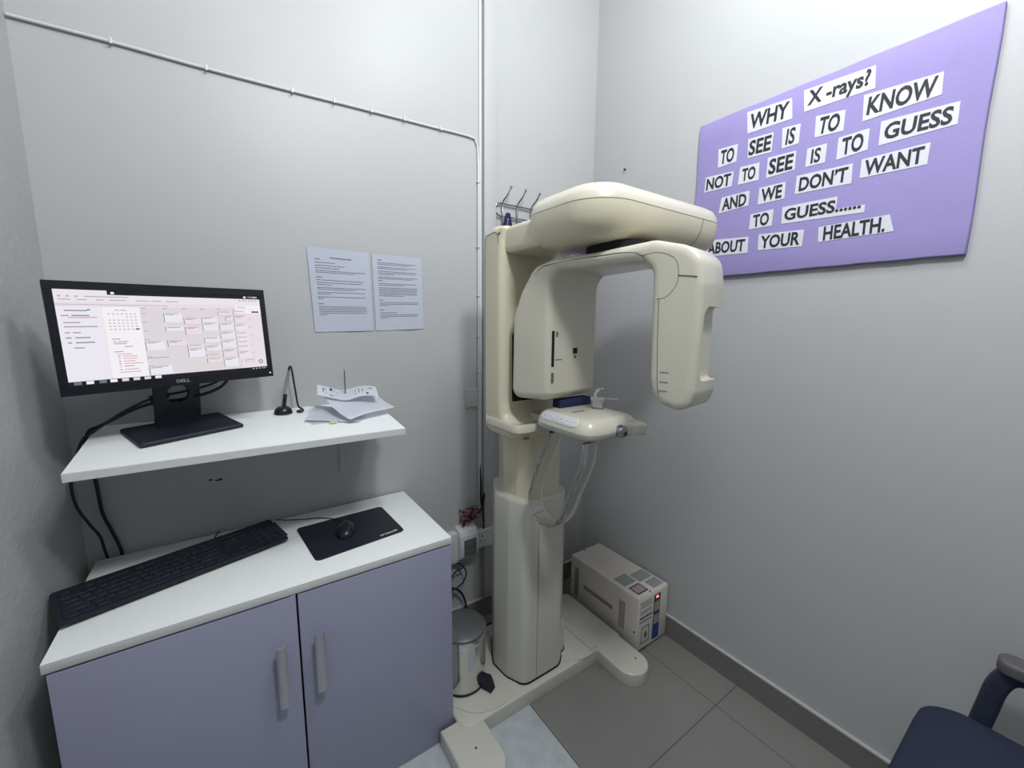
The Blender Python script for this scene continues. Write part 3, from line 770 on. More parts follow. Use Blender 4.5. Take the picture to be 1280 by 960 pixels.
# ------------------------------------------------------------------ purple sign board
t = thing('sign_board', 'purple cloth-covered board with a pasted slogan on the wall', 'sign', (0, -.99, 1.955))
bm = BM()
yA, yB, zA, zB = -.602, -1.392, 1.660, 2.255
n = 28
ring = []
for i in range(n): ring.append((yA + (yB - yA) * i / n, zA + .0007 * math.sin(i * 1.3)))
for i in range(8): ring.append((yB - .0015 * math.sin(i * 1.1), zA + (zB - zA) * i / 8))
for i in range(n): ring.append((yB + (yA - yB) * i / n, zB + .0008 * math.sin(i * .9)))
for i in range(8): ring.append((yA + .0015 * math.sin(i * 1.7), zB + (zA - zB) * i / 8))
slab2d(bm, [(a + .99, b - 1.955) for a, b in ring], .0, .018, .004, lambda a, b, z: (-z, a, b), n=3, bev0=.001)
obj('board', bm, M['cloth'], t)
WORDS = [('WHY', (-.786, 2.236), (-.932, 2.225), (-.939, 2.158), (-.793, 2.161)), ('X -rays?', (-.966, 2.233), (-1.150, 2.224), (-1.155, 2.160), (-.973, 2.165)),
 ('TO', (-.687, 2.141), (-.761, 2.137), (-.760, 2.076), (-.690, 2.073)), ('SEE', (-.798, 2.141), (-.884, 2.135), (-.882, 2.071), (-.801, 2.075)), ('IS', (-.911, 2.138), (-.967, 2.133), (-.966, 2.072), (-.915, 2.071)),
 ('TO', (-1.009, 2.139), (-1.088, 2.128), (-1.088, 2.068), (-1.011, 2.074)), ('KNOW', (-1.130, 2.151), (-1.299, 2.140), (-1.301, 2.083), (-1.134, 2.077)),
 ('NOT', (-.643, 2.051), (-.754, 2.044), (-.750, 1.991), (-.640, 1.994)), ('TO', (-.777, 2.051), (-.845, 2.048), (-.847, 1.988), (-.773, 1.990)), ('SEE', (-.873, 2.055), (-.961, 2.051), (-.962, 1.990), (-.872, 1.987)),
 ('IS', (-.994, 2.046), (-1.049, 2.045), (-1.048, 1.988), (-.993, 1.989)), ('TO', (-1.078, 2.051), (-1.154, 2.052), (-1.155, 1.992), (-1.078, 1.986)), ('GUESS', (-1.179, 2.061), (-1.339, 2.052), (-1.340, 1.996), (-1.180, 1.995)),
 ('AND', (-.715, 1.958), (-.819, 1.959), (-.819, 1.907), (-.707, 1.901)), ('WE', (-.853, 1.959), (-.938, 1.959), (-.939, 1.904), (-.852, 1.902)), ('DON’T', (-.971, 1.968), (-1.123, 1.963), (-1.125, 1.905), (-.970, 1.910)), ('WANT', (-1.144, 1.968), (-1.293, 1.967), (-1.292, 1.911), (-1.144, 1.914)),
 ('TO', (-.830, 1.873), (-.908, 1.876), (-.906, 1.820), (-.829, 1.820)), ('GUESS......', (-.936, 1.876), (-1.094, 1.870), (-1.166, 1.812), (-.937, 1.820)),
 ('ABOUT', (-.663, 1.806), (-.829, 1.795), (-.831, 1.737), (-.664, 1.743)), ('YOUR', (-.865, 1.797), (-1.010, 1.789), (-1.008, 1.735), (-.867, 1.741)), ('HEALTH.', (-1.051, 1.789), (-1.227, 1.793), (-1.241, 1.744), (-1.054, 1.741))]
for wd, a, b, c, d in WORDS:
    bm = BM()
    pts = [(p[0] + .99, p[1] - 1.955) for p in (a, b, c, d)]
    if wd.startswith('GUESS..'):
        pts = [(-.936 + .99, 1.876 - 1.955), (-1.094 + .99, 1.874 - 1.955), (-1.092 + .99, 1.836 - 1.955), (-1.166 + .99, 1.834 - 1.955), (-1.166 + .99, 1.812 - 1.955), (-.937 + .99, 1.820 - 1.955)]
    slab2d(bm, pts, .0178, .0192, .0002, lambda p, q, z: (-z, p, q), n=1)
    strip = obj('word_strip', bm, M['plate'], t, smooth=False)
    wy = abs(b[0] - a[0]); cy = (a[0] + b[0] + c[0] + d[0]) / 4; cz_ = (a[1] + b[1] + c[1] + d[1]) / 4; hz = (a[1] + b[1] - c[1] - d[1]) / 2
    if wd.startswith('GUESS..'): wy, cy, hz = .225, -1.051, .0535; cz_ = 1.8465
    hfit = {'X -rays?': .059, 'DON’T': .0445, 'GUESS......': .039}.get(wd, .0445 if hz < .062 else .051)
    wf = wy * {'IS': .48, 'TO': .70, 'WE': .80}.get(wd, .87)
    if wd == 'GUESS......': wf = .212
    text_mesh('lettering', wd, .06, M['ink'], strip, frame((-.0197, cy + .99, cz_ - 1.955 + (-.002 if wd == 'X -rays?' else 0)), (0, -1, (b[1] - a[1]) / wy * .6), (0, (b[1] - a[1]) / wy * .6, 1), (-1, 0, 0)), bold=.0017 if wd != 'IS' else .0012, extr=.0003, fit=(wf, hfit))

# ------------------------------------------------------------------ coat hook rail and what hangs there
t = thing('coat_hook_rail', 'chrome wire coat rack with upright hooks on the wall', 'coat rack', (-.43, 0, 1.975))
bm = BM()
x0_, x1_, zc_, hr_ = -.613 + .43, -.12 + .43, 0.0, .027
loop = [(x0_ + hr_ - hr_ * math.cos(a), -.012, hr_ * math.sin(a) * -1) for a in [-PI / 2 + PI * i / 8 for i in range(9)]]
loop = [(x0_ + hr_ - hr_ * math.sin(a), -.012, hr_ * math.cos(a)) for a in [PI * i / 8 for i in range(9)]] + [(x1_ - hr_ + hr_ * math.sin(a), -.012, -hr_ * math.cos(a)) for a in [PI * i / 8 for i in range(9)]]
loop.append(loop[0])
tube(bm, loop, .0038, smooth=False); obj('wire_frame', bm, M['chrome'], t)
for hx in (-.575, -.495, -.415, -.335, -.255, -.175):
    bm = BM(); X = hx + .43
    tube(bm, [(X, -.018, -.075), (X, -.05, -.08), (X, -.06, -.055)], .0035, k=5)
    tube(bm, [(X, -.018, -.075), (X, -.018, -.02), (X, -.018, .03), (X + .008, -.045, .058), (X + .015, -.062, .085)], .0035, k=5)
    bmesh.ops.create_uvsphere(bm, u_segments=10, v_segments=6, radius=.006, matrix=Matrix.Translation((X + .015, -.062, .087)))
    bmesh.ops.create_uvsphere(bm, u_segments=10, v_segments=6, radius=.006, matrix=Matrix.Translation((X, -.06, -.053)))
    obj('hook', bm, M['chrome'], t)
def hanging(name, label, x, z, w_, h_, m, cat, dep=.035, y0=-.06):
    bm = BM(); rings = []
    for i in range(14):
        q = i / 13; ww = w_ * (.16 + .84 * min(1, q * 1.25) ** .8) / 2; dd = dep * (.3 + .7 * min(1, q * 1.6)) / 2
        rings.append([(ww * math.cos(a) * (1 + .04 * math.sin(5 * a + q * 2)), dd * math.sin(a) * (1 + .30 * math.sin(7 * a + q * 3)), -h_ * q) for a in [2 * PI * k / 48 for k in range(48)]])
    loft(bm, rings); o = obj(name, bm, m, angle=80); o.location = (x, y0, z); tag(o, label, cat); return o
hanging('hanging_bag', 'navy cloth bag hanging from the first hook above the machine', -.565, 1.955, .12, .34, M['navy'], 'bag', y0=-.045, dep=.05)
hanging('hanging_apron', 'dusty purple apron hanging on the rack behind the machine', -.17, 1.955, .26, .60, M['purple'], 'apron', y0=-.045, dep=.05)

# ------------------------------------------------------------------ wall electrics
def plate(name, label, cat, x0, x1, z0, z1, dep, detail=None, m='pvc', group=None):
    cx, cz = (x0 + x1) / 2, (z0 + z1) / 2
    t = thing(name, label, cat, (cx, 0, cz), group=group)
    bm = BM(); vs = pillow(bm, x0 - cx, x1 - cx, z0 - cz, z1 - cz, .004, arcprof(0, dep, 0, .003, 3), n=3, mtx=Matrix.Rotation(PI / 2, 4, 'X'))
    obj('cover', bm, M[m], t)
    return t
t = plate('switch_plate', 'flat painted-over double switch plate on the wall beside the machine', 'switch', -.762, -.700, 1.086, 1.173, .011, m='wall')
for x in (-.024, .024):
    bm = BM(); cyl(bm, (0, 0), .003, 0, .0016, 10, mtx=Matrix.Translation((x, -.0105, 0)) @ Matrix.Rotation(PI / 2, 4, 'X')); obj('screw', bm, M['wall'], t)
t = plate('socket_box', 'white surface socket box half hidden by the cabinet top corner', 'socket', -.900, -.812, .360, .505, .036)
for z in (-.045, .045):
    bm = BM(); cyl(bm, (0, 0), .004, 0, .002, 10, mtx=Matrix.Translation((.034, -.0355, z)) @ Matrix.Rotation(PI / 2, 4, 'X'))
    obj('screw', bm, M['chrome'], t)
# breaker box
t = thing('breaker_box', 'white breaker box with smoked window on the wall behind the bin', 'breaker box', (-.775, 0, .445))
bm = BM(); slab2d(bm, smooth2d([(-.005, -.072), (-.048, -.072), (-.058, -.055), (-.062, 0), (-.058, .045), (-.046, .072), (-.005, .080), (0, .080), (0, -.072)], [.004, .008, .01, .02, .01, .012, .004, 0, 0]), -.050, .047, .005, lambda a, b, z: (z, a, b), n=3)
obj('case', bm, M['pvc'], t)
bm = BM(); slab2d(bm, rrect(-.030, .034, -.050, .030, .005), .0605, .066, .002, lambda a, b, z: (a, -z, b), n=2); wd_ = obj('window', bm, M['smoke'], t)
bm = BM(); box(bm, -.022, .026, -.068, -.0655, -.004, .018, bev=.001); box(bm, -.022, .026, -.0675, -.0655, -.014, -.010); box(bm, -.018, .022, -.0672, -.0655, -.036, -.022, bev=.001); obj('breaker_switch', bm, M['vent'], wd_)
t = plate('double_socket', 'white double socket low on the wall between breaker box and column', 'socket', -.728, -.585, .392, .480, .034)
for cx in (-.035, .035):
    bm = BM()
    for dx_, dz_ in ((0, .016), (-.011, -.008), (.011, -.008)): box(bm, cx + dx_ - .003, cx + dx_ + .003, -.0348, -.0335, dz_ - .003, dz_ + .003)
    obj('socket_face', bm, M['ink'], t, smooth=False)
# bundle of red wires above the breaker box
rnd = random.Random(11)
bm = BM()
for i in range(46):
    p = Vector((rnd.uniform(-.035, .03), rnd.uniform(-.012, .012), rnd.uniform(-.022, .022)))
    pts = [p]
    for k in range(4):
        p = p + Vector((rnd.uniform(-.028, .028), rnd.uniform(-.014, .014), rnd.uniform(-.022, .024)))
        p = Vector((max(-.045, min(.045, p.x)), max(-.018, min(.018, p.y)), max(-.026, min(.032, p.z)))); pts.append(p)
    tube(bm, pts, .0017, n=5, k=4, mi=0 if i % 4 else 1)
tube(bm, [(-.030, 0, -.02), (-.035, .0, -.045)], .006, n=8, smooth=False)
o = obj('wire_bundle', bm, [M['wire_red'], M['wire_pink']]); o.location = (-.757, -.030, .575); tag(o, 'tangled bundle of dark red wires above the breaker box', 'wires')
cable('wall_wire', 'thin black wire falling down the wall past the red wire bundle', [(-.690, -.006, .80), (-.688, -.012, .72), (-.689, -.016, .63), (-.678, -.018, .55), (-.676, -.020, .49), (-.690, -.022, .43), (-.715, -.020, .395)], .0042)
cable('wall_wire', 'black twisted wire knot next to the red wires on the wall', [(-.71, -.028, .57), (-.688, -.028, .60), (-.675, -.026, .66), (-.683, -.020, .62), (-.68, -.022, .55)], .004)
cable('loose_cable', 'black looped cable hanging under the socket box', [(-.83, -.03, .36), (-.80, -.04, .335), (-.79, -.05, .30), (-.81, -.05, .26), (-.86, -.045, .235), (-.88, -.04, .27), (-.84, -.03, .31), (-.80, -.035, .325)], .0035)
cable('loose_cable', 'thicker black cable arching down the wall behind the bin lid', [(-.90, -.02, .235), (-.85, -.03, .235), (-.81, -.035, .20), (-.785, -.035, .13), (-.78, -.03, .03), (-.775, -.03, .006)], .0052)

# ------------------------------------------------------------------ x-ray machine
XM = thing('x_ray_machine', 'tall ivory panoramic dental x-ray machine standing on a forked base', 'x-ray machine', (-.685, -.36, 0))
OX = Vector((-.685, -.36, 0))
def S(bm): bmesh.ops.translate(bm, vec=-OX, verts=bm.verts); return bm
def part(name, bm, m, parent=XM, **k): return obj(name, S(bm), m, parent, **k)
id3 = lambda a, b, z: (a, b, z)
# base
bm = BM(); slab2d(bm, smooth2d([(-1.062, -.44), (-1.060, -.528), (-.25, -.535), (-.25, -.18), (-.34, -.14), (-1.0, -.14), (-1.062, -.2)], [.02, .09, .02, .02, .05, .05, .03]), .001, .062, .008, id3, n=4, bev0=.001)
base = part('base', bm, M['ivory_pale'])
for x0, x1 in ((-.400, -.254), (-1.125, -.975)):
    bm = BM(); yb = -.17 if x0 > -.9 else -.478
    pillow(bm, x0, x1, -.722, yb, (.004, .004, .075, .070), arcprof(.001, .0575, .001, .008, 4), n=10)
    ft = part('foot', bm, M['ivory_pale'], base)
for cx, nm in ((-.455, 1), (-.900, 0)):
    bm = BM(); cyl(bm, (cx, -.355 if nm else -.366), .183 if nm else .158, .0615, .0645, 64); bmesh.ops.bevel(bm, geom=[e for e in bm.edges if all(abs(v.co.z - .0645) < 1e-5 for v in e.verts)], offset=.0015, segments=2, affect='EDGES')
    part('cover_disc', bm, M['ivory_pale'], base)
for x, y in ((-.30, -.655), (-1.05, -.60)):
    bm = BM(); cyl(bm, (x, y), .004, .0565, .0582, 12); part('screw_hole', bm, M['ink'], base)
bm = BM(); box(bm, -.432, -.4305, -.520, -.30, .0640, .0652); box(bm, -.432, -.395, -.5215, -.520, .0640, .0652); part('panel_joint', bm, M['seam'], base, smooth=False)
bm = BM()
for x, y in ((-.458, -.468), (-.485, -.492)): lathe(bm, [(.0001, .0645), (.012, .0645), (.012, .0662), (.0095, .0667), (.0001, .0664)], 24, (x, y))
part('hole_cap', bm, M['ivory_pale'], base)
# lower column
colp = smooth2d([(-.822, -.345), (-.812, -.430), (-.778, -.503), (-.600, -.503), (-.553, -.465), (-.545, -.345), (-.620, -.215), (-.750, -.215)], [.03, .05, .045, .05, .05, .03, .03, .03])
bm = BM()
rings = []
q = ccw(colp)
for z, sc, ins in ((.064, 1.0, .0), (.3, 1.0, 0.0), (.70, .99, 0), (.806, .985, 0), (.814, .982, .0015), (.817, .980, .004)):
    qq = [(-.685 + (a + .685) * sc, -.36 + (b + .36) * (1 if sc > .99 else .99)) for a, b in q]
    qq = offset2d(qq, ins) if ins else qq
    rings.append([(a, b, z) for a, b in qq])
loft(bm, rings); lc = part('lower_column', bm, M['ivory_pale'])
bm = BM(); loft(bm, [[(a, b, z) for a, b in offset2d(q, -.004)] for z in (.0635, .068)]); part('rubber_gasket', bm, M['pit'], lc)
bm = BM(); box(bm, -.7195, -.7180, -.5036, -.490, .075, .60); box(bm, -.7195, -.7180, -.5026, -.490, .60, .70); box(bm, -.7195, -.7180, -.5018, -.490, .70, .805); part('panel_joint', bm, M['seam'], lc, smooth=False)
bm = BM(); pillow(bm, -.60, -.515, -.455, -.33, .03, [(0, .064), (0, .17), (.004, .20), (.018, .22)], n=6); part('cable_cover', bm, M['ivory_pale'], lc)
bm = BM(); pillow(bm, -.603, -.512, -.458, -.327, .032, [(0, .0637), (0, .068)], n=6); part('rubber_gasket', bm, M['pit'], lc)
# upper column
ucp = smooth2d([(-.782, -.350), (-.774, -.430), (-.748, -.484), (-.608, -.484), (-.570, -.440), (-.566, -.350), (-.62, -.235), (-.73, -.235)], [.02, .03, .03, .03, .03, .02, .02, .02])
bm = BM(); loft(bm, [[(a, b, z) for a, b in ccw(ucp)] for z in (.80, 1.10)]); part('upper_column', bm, M['ivory_old'])
# housing: C-shaped side profile (y, z)
prof = [(-.322, 1.095), (-.36, 1.070), (-.49, 1.066), (-.548, 1.084), (-.560, 1.108), (-.548, 1.118), (-.492, 1.124), (-.462, 1.150), (-.452, 1.20), (-.448, 1.66), (-.452, 1.75), (-.462, 1.790), (-.40, 1.800), (-.345, 1.792), (-.320, 1.75)]
prof = smooth2d(prof, [.05, .06, .1, .03, .012, .012, .04, .03, .1, .1, .03, .012, .05, .05, .05], n=5)
bm = BM(); slab2d(bm, prof, -.862, -.585, .026, lambda a, b, t_: (t_, a, b), n=6)
hs = part('column_housing', bm, M['ivory_old'])
bm = BM(); box(bm, -.846, -.632, -.66, -.41, 1.702, 1.789, bev=.018, seg=5)
part('neck', bm, M['ivory_old'], hs)
bm = BM(); pillow(bm, -.872, -.588, -.566, -.338, .035, [(.006, 1.098), (0, 1.106), (0, 1.124), (.004, 1.131), (.020, 1.131), (.024, 1.124), (.025, 1.118)], n=6)
part('tray', bm, M['ivory'], hs)
bm = BM(); pillow(bm, -.826, -.612, -.530, -.470, .014, [(0, 1.112), (0, 1.1225)], n=5); part('tray_mat', bm, M['label'], hs)
bm = BM(); box(bm, -.838, -.815, -.5600, -.555, 1.080, 1.090, bev=.002); part('scuff_mark', bm, M['brown'], hs)
bm = BM(); tube(bm, [(-.8622, -.345, 1.10), (-.8622, -.345, 1.4), (-.8622, -.345, 1.74), (-.8622, -.362, 1.768), (-.8622, -.40, 1.774), (-.8622, -.425, 1.765), (-.8622, -.430, 1.735)], .0010, n=5, k=6); part('panel_joint', bm, M['seam'], hs)
bm = BM(); slab2d(bm, rrect(-.815, -.62, 1.17, 1.45, .03), .4475, .4535, .002, lambda a, b, t_: (a, -t_, b), n=2); part('arm_slot', bm, M['pit'], hs)
# overhead arm
bm = BM()
pillow(bm, -.880, -.290, -.905, -.575, (.10, .09, .12, .10), [(.100, 1.688), (.070, 1.689), (.036, 1.697), (.012, 1.717), (.002, 1.745), (0, 1.768), (0, 1.780)], n=14)
oa = part('overhead_arm', bm, M['ivory_old'])
bm = BM()
pillow(bm, -.880, -.290, -.905, -.575, (.10, .09, .12, .10), [(.0015, 1.7812), (0, 1.7825), (.002, 1.797), (.012, 1.815), (.034, 1.829), (.075, 1.837), (.12, 1.840), (.16, 1.841)], n=14)
part('top_cover', bm, M['ivory'], oa)
bm = BM(); pillow(bm, -.878, -.292, -.903, -.577, (.098, .088, .118, .098), [(0, 1.7795), (0, 1.7818)], n=14); part('panel_joint', bm, M['seam'], oa)
bm = BM()
pts = []
for i in range(9):
    q = i / 8; ins_z = [(0, 1.780), (0, 1.768), (.002, 1.745), (.006, 1.731), (.012, 1.717), (.024, 1.706), (.036, 1.697), (.053, 1.693), (.070, 1.689)][i]
    pts.append((-.44 - q * .035 * 1, -.905 + ins_z[0] - .0006, ins_z[1] - .0006))
tube(bm, pts, .0009, n=5, smooth=False); part('panel_joint', bm, M['seam'], oa)
# rotating C-arm
dd = Vector((.156, -.988, 0)).normalized(); pp_ = Vector((.988, .156, 0)).normalized()
AO = Vector((-.8219, -.6578, 0))
def cm3(s, z, p): v = AO + dd * s + pp_ * p; return (v.x, v.y, z)
def cmt(s, z, p):                    # the arm narrows towards its front end
    k = min(1, max(0, (s - .16) / .18)); k = k * k * (3 - 2 * k)
    return cm3(s, z, p * (1 - .48 * k))
cen = AO + dd * .165 + pp_ * .13
bm = BM(); cyl(bm, (cen.x, cen.y), .105, 1.655, 1.691, 48); part('bearing', bm, M['pit'])
tw = .255
cprof = [(-.170, 1.216), (-.020, 1.226), (0.0, 1.248), (0.0, 1.592), (.022, 1.628), (.302, 1.626), (.330, 1.600), (.337, 1.330), (.345, 1.300), (.372, 1.272), (.412, 1.262), (.440, 1.274), (.451, 1.310), (.455, 1.560), (.446, 1.622), (.410, 1.650), (.330, 1.672), (.150, 1.664), (.006, 1.664), (-.075, 1.645), (-.130, 1.572), (-.166, 1.490)]
cp = smooth2d(cprof, [.035, .03, .015, .05, .03, .04, .04, .08, .04, .03, .04, .03, .04, .06, .05, .06, .08, .3, .1, .06, .09, .06], n=6)
bm = BM(); slab2d(bm, cp, 0, tw, .022, cmt, n=6, bev0=.022)
ca = part('rotating_arm', bm, M['ivory'])
def face(sx0_, sx1_, z0_, z1_, e=.0010):
    v = [cm3(e, z, p) for p, z in ((sx0_, z0_), (sx1_, z0_), (sx1_, z1_), (sx0_, z1_))]
    quad(bm, v)
    w_ = [cm3(-.004, z, p) for p, z in ((sx0_, z0_), (sx1_, z0_), (sx1_, z1_), (sx0_, z1_))]
    for i in range(4): quad(bm, [v[i], v[(i + 1) % 4], w_[(i + 1) % 4], w_[i]])
bm = BM(); face(.016, .027, 1.335, 1.447); part('laser_slot', bm, M['pit'], ca, smooth=False)
bm = BM(); face(.122, .144, 1.372, 1.391); part('laser_window', bm, M['pit'], ca, smooth=False)
bm = BM(); face(.127, .139, 1.357, 1.367); part('printed_mark', bm, M['greyink'], ca, smooth=False)
bm = BM(); face(.034, .044, 1.428, 1.444); part('printed_mark', bm, M['greyink'], ca, smooth=False)
bm = BM(); face(.032, .066, 1.355, 1.3575); part('printed_mark', bm, M['greyink'], ca, smooth=False)
bm = BM(); slab2d(bm, rrect(.016, .026, 1.283, 1.316, .004), -.001, .0022, .001, lambda a, b, t_: cm3(t_, b, a), n=2); part('toggle', bm, M['seam'], ca)
bm = BM()
seam = [(-.150, 1.24), (-.150, 1.40), (-.146, 1.49), (-.112, 1.563), (-.066, 1.620), (-.03, 1.640), (.03, 1.646), (.14, 1.650), (.258, 1.650), (.298, 1.638), (.316, 1.612), (.330, 1.603)]
tube(bm, [cm3(s_, z, .0012) for s_, z in seam[4:]], .0016, n=5)
tube(bm, [cm3(s_, z, .0002) for s_, z in ((.298, 1.638), (.345, 1.640), (.385, 1.622), (.396, 1.590), (.392, 1.560), (.370, 1.535), (.345, 1.530))], .0008, n=5)
tube(bm, [cm3(s_, z, -.0002) for s_, z in ((.396, 1.583), (.42, 1.580), (.440, 1.577))], .0014, n=5)
part('panel_joint', bm, M['seam'], ca)
# the hand recess in the outer edge of the front leg
bm = BM(); slab2d(bm, rrect(.020, .30, 1.335, 1.512, .032, 0, 8), .430, .60, .008, lambda a, b, t_: cm3(t_, b, a), n=4)
cutter = part('cutter', bm, M['ivory_pale'])
mod = ca.modifiers.new('recess', 'BOOLEAN'); mod.operation = 'DIFFERENCE'; mod.object = cutter; mod.solver = 'EXACT'
dg = bpy.context.evaluated_depsgraph_get(); dg.update()
nme = bpy.data.meshes.new_from_object(ca.evaluated_get(dg)); ca.modifiers.clear(); ca.data = nme
try: nme.set_sharp_from_angle(angle=math.radians(40))
except Exception: pass
bpy.data.objects.remove(cutter)
hd = ca
bm = BM(); slab2d(bm, rrect(.026, .040, 1.440, 1.500, .006), .425, .4325, .002, lambda a, b, t_: cm3(t_, b, a), n=2); part('grip_slot', bm, M['pit'], hd)
for z in (1.352, 1.328, 1.306):
    bm = BM(); quad(bm, [cm3(.366, z, -.0006), cm3(.388, z, -.0006), cm3(.388, z + .0022, -.0006), cm3(.366, z + .0022, -.0006)])
    part('level_mark', bm, M['greyink'], hd, smooth=False)
bm = BM(); tube(bm, [cm3(.352, 1.530, -.0002), cm3(.354, 1.45, -.0002), cm3(.360, 1.33, -.0002), cm3(.366, 1.298, -.0002)], .0008, n=5); part('panel_joint', bm, M['seam'], hd)
# chin table
bm = BM()
tx0, tx1, ty0, ty1 = -.818, -.575, -.838, -.575
pillow(bm, tx0, tx1, ty0, ty1, (.03, .05, .05, .06), [(.030, 1.126), (.012, 1.130), (.002, 1.140), (0, 1.150)], n=8)
ct_ = part('chin_table', bm, M['ivory_pale'])
bm = BM(); pillow(bm, tx0, tx1, ty0, ty1, (.03, .05, .05, .06), [(0, 1.1508), (.001, 1.160), (.010, 1.178), (.022, 1.188), (.034, 1.1905)], n=8); part('table_top', bm, M['ivory'], ct_)
bm = BM(); pillow(bm, tx0 + .001, tx1 - .001, ty0 + .001, ty1 - .001, (.03, .05, .05, .06), [(0, 1.1498), (0, 1.1512)], n=8); part('panel_joint', bm, M['seam'], ct_)
bm = BM(); box(bm, -.745, -.60, -.60, -.44, 1.118, 1.150, bev=.008); part('table_mount', bm, M['ivory_pale'], ct_)
# right-hand lug of the table
bm = BM(); slab2d(bm, smooth2d([(-.67, -.80), (-.650, -.845), (-.640, -.866), (-.604, -.872), (-.590, -.85), (-.580, -.78)], [.01, .02, .008, .01, .02, .01]), 1.136, 1.172, .007, id3, n=3); part('table_lug', bm, M['ivory'], ct_)
# button strip on the sloping left edge
nb = Vector((-.86, 0, .51)).normalized(); ub = Vector((.51, 0, .86)).normalized()
BF = frame((-.8075, -.700, 1.1775), (0, -1, 0), ub, nb)
bm = BM(); slab2d(bm, rrect(-.082, .082, -.0145, .0145, .013), -.003, .0022, .001, lambda a, b, t_: tuple(BF @ Vector((a, b, t_))), n=2); bt = part('button_panel', bm, M['button'], ct_)
bm = BM()
for i in range(6):
    cx = -.066 + i * .0264
    for (a, b, c, d) in ((-.0105, .0105, .0100, .0108), (-.0105, .0105, -.0108, -.0100), (-.0110, -.0102, -.0105, .0105), (.0102, .0110, -.0105, .0105)):
        quad(bm, [BF @ Vector(p) for p in ((cx + a, c, .0026), (cx + b, c, .0026), (cx + b, d, .0026), (cx + a, d, .0026))])
    k_ = [((-.004, .003), (0, -.003), (.004, .003)), ((-.004, -.003), (0, .004), (.004, -.003)), ((-.003, .005), (.003, .005), (.003, -.005), (-.003, -.005)), ((-.003, -.005), (-.003, .005), (.004, .005), (0, 0), (.004, -.004)), ((-.005, 0), (0, .004), (.004, 0), (0, -.004)), ((-.004, -.004), (-.004, .004), (.004, .004), (.003, -.002))][i]
    tube(bm, [BF @ Vector((cx + a, b, .0026)) for a, b in k_], .0006, n=4, smooth=False)
part('button_symbols', bm, M['greyink'], bt, smooth=False)
bm = BM(); box(bm, -.748, -.700, -.702, -.692, 1.190, 1.1915); part('slot', bm, M['greyink'], ct_, smooth=False)
# knob
bm = BM(); lathe(bm, [(.0001, 0), (.020, 0), (.0205, .010), (.016, .018), (.0001, .020)], 24, mtx=Matrix.Translation((-.684, -.834, 1.152)) @ Matrix.Rotation(PI / 2, 4, 'X')); kn = part('adjuster_knob', bm, M['chrome'], ct_)
bm = BM(); box(bm, -.684, -.674, -.8552, -.852, 1.140, 1.154, bev=.001); part('knob_mark', bm, M['ink'], kn)
# bite block cup
bm = BM(); cyl(bm, (-.630, -.690), .020, 1.1895, 1.1915, 24); part('socket_hole', bm, M['pit'], ct_)
bm = BM()
lathe(bm, [(.017, 1.190), (.019, 1.215), (.024, 1.222), (.026, 1.224), (.026, 1.226), (.0001, 1.2265)], 28, (-.632, -.692))
cup = part('bite_block', bm, M['frost'], ct_)
bm = BM(); tube(bm, [(-.645, -.692, 1.224), (-.646, -.694, 1.242), (-.637, -.700, 1.256), (-.622, -.708, 1.259)], [.006, .0055, .005, .003], n=10, k=4); part('bite_stem', bm, M['frost'], cup)
bm = BM(); slab2d(bm, smooth2d([(-.615, -.705), (-.600, -.690), (-.585, -.745), (-.592, -.750)], .004), 1.2225, 1.2255, .0008, id3, n=2); part('cup_spout', bm, M['frost'], cup)
bm = BM(); box(bm, -.742, -.600, -.598, -.560, 1.190, 1.218, bev=.001, mtx=Matrix.Translation((0, -.03, 0))); part('control_display', bm, M['navy'], ct_)
# clear U-shaped hand grips
for gx, nm in ((-.788, 0),):
    pts = [(gx, -.665, 1.128), (gx, -.615, 1.02), (gx, -.575, .925), (gx, -.562, .872), (gx, -.580, .825), (gx, -.630, .805), (gx, -.685, .820), (gx, -.728, .870), (gx, -.768, .965), (gx, -.808, 1.06), (gx, -.816, 1.128)] if nm == 0 else None
    if pts is None: continue
    bm = BM(); tube(bm, pts, .01, k=8, sec=rrect(-.029, .029, -.005, .005, .0045, 0, 3), up=(1, 0, 0)); part('hand_grip', bm, M['acrylic'], ct_, angle=50)

# ------------------------------------------------------------------ cables on the base behind the column
cable('floor_cable', 'black cable coiled on the base between bin and column', [(-.86, -.20, .068), (-.84, -.26, .072), (-.865, -.30, .10), (-.85, -.24, .13), (-.83, -.17, .10), (-.80, -.10, .05), (-.76, -.05, .01)], .005)
cable('floor_cable', 'black cable lying on the floor behind the machine base', [(-.86, -.10, .006), (-.70, -.08, .006), (-.55, -.09, .006), (-.40, -.10, .006), (-.28, -.10, .006), (-.22, -.05, .006)], .006)
cable('floor_cable', 'short black cable rising beside the column foot', [(-.872, -.22, .072), (-.868, -.28, .070), (-.845, -.31, .075), (-.835, -.25, .16), (-.82, -.14, .14), (-.80, -.06, .05)], .004)

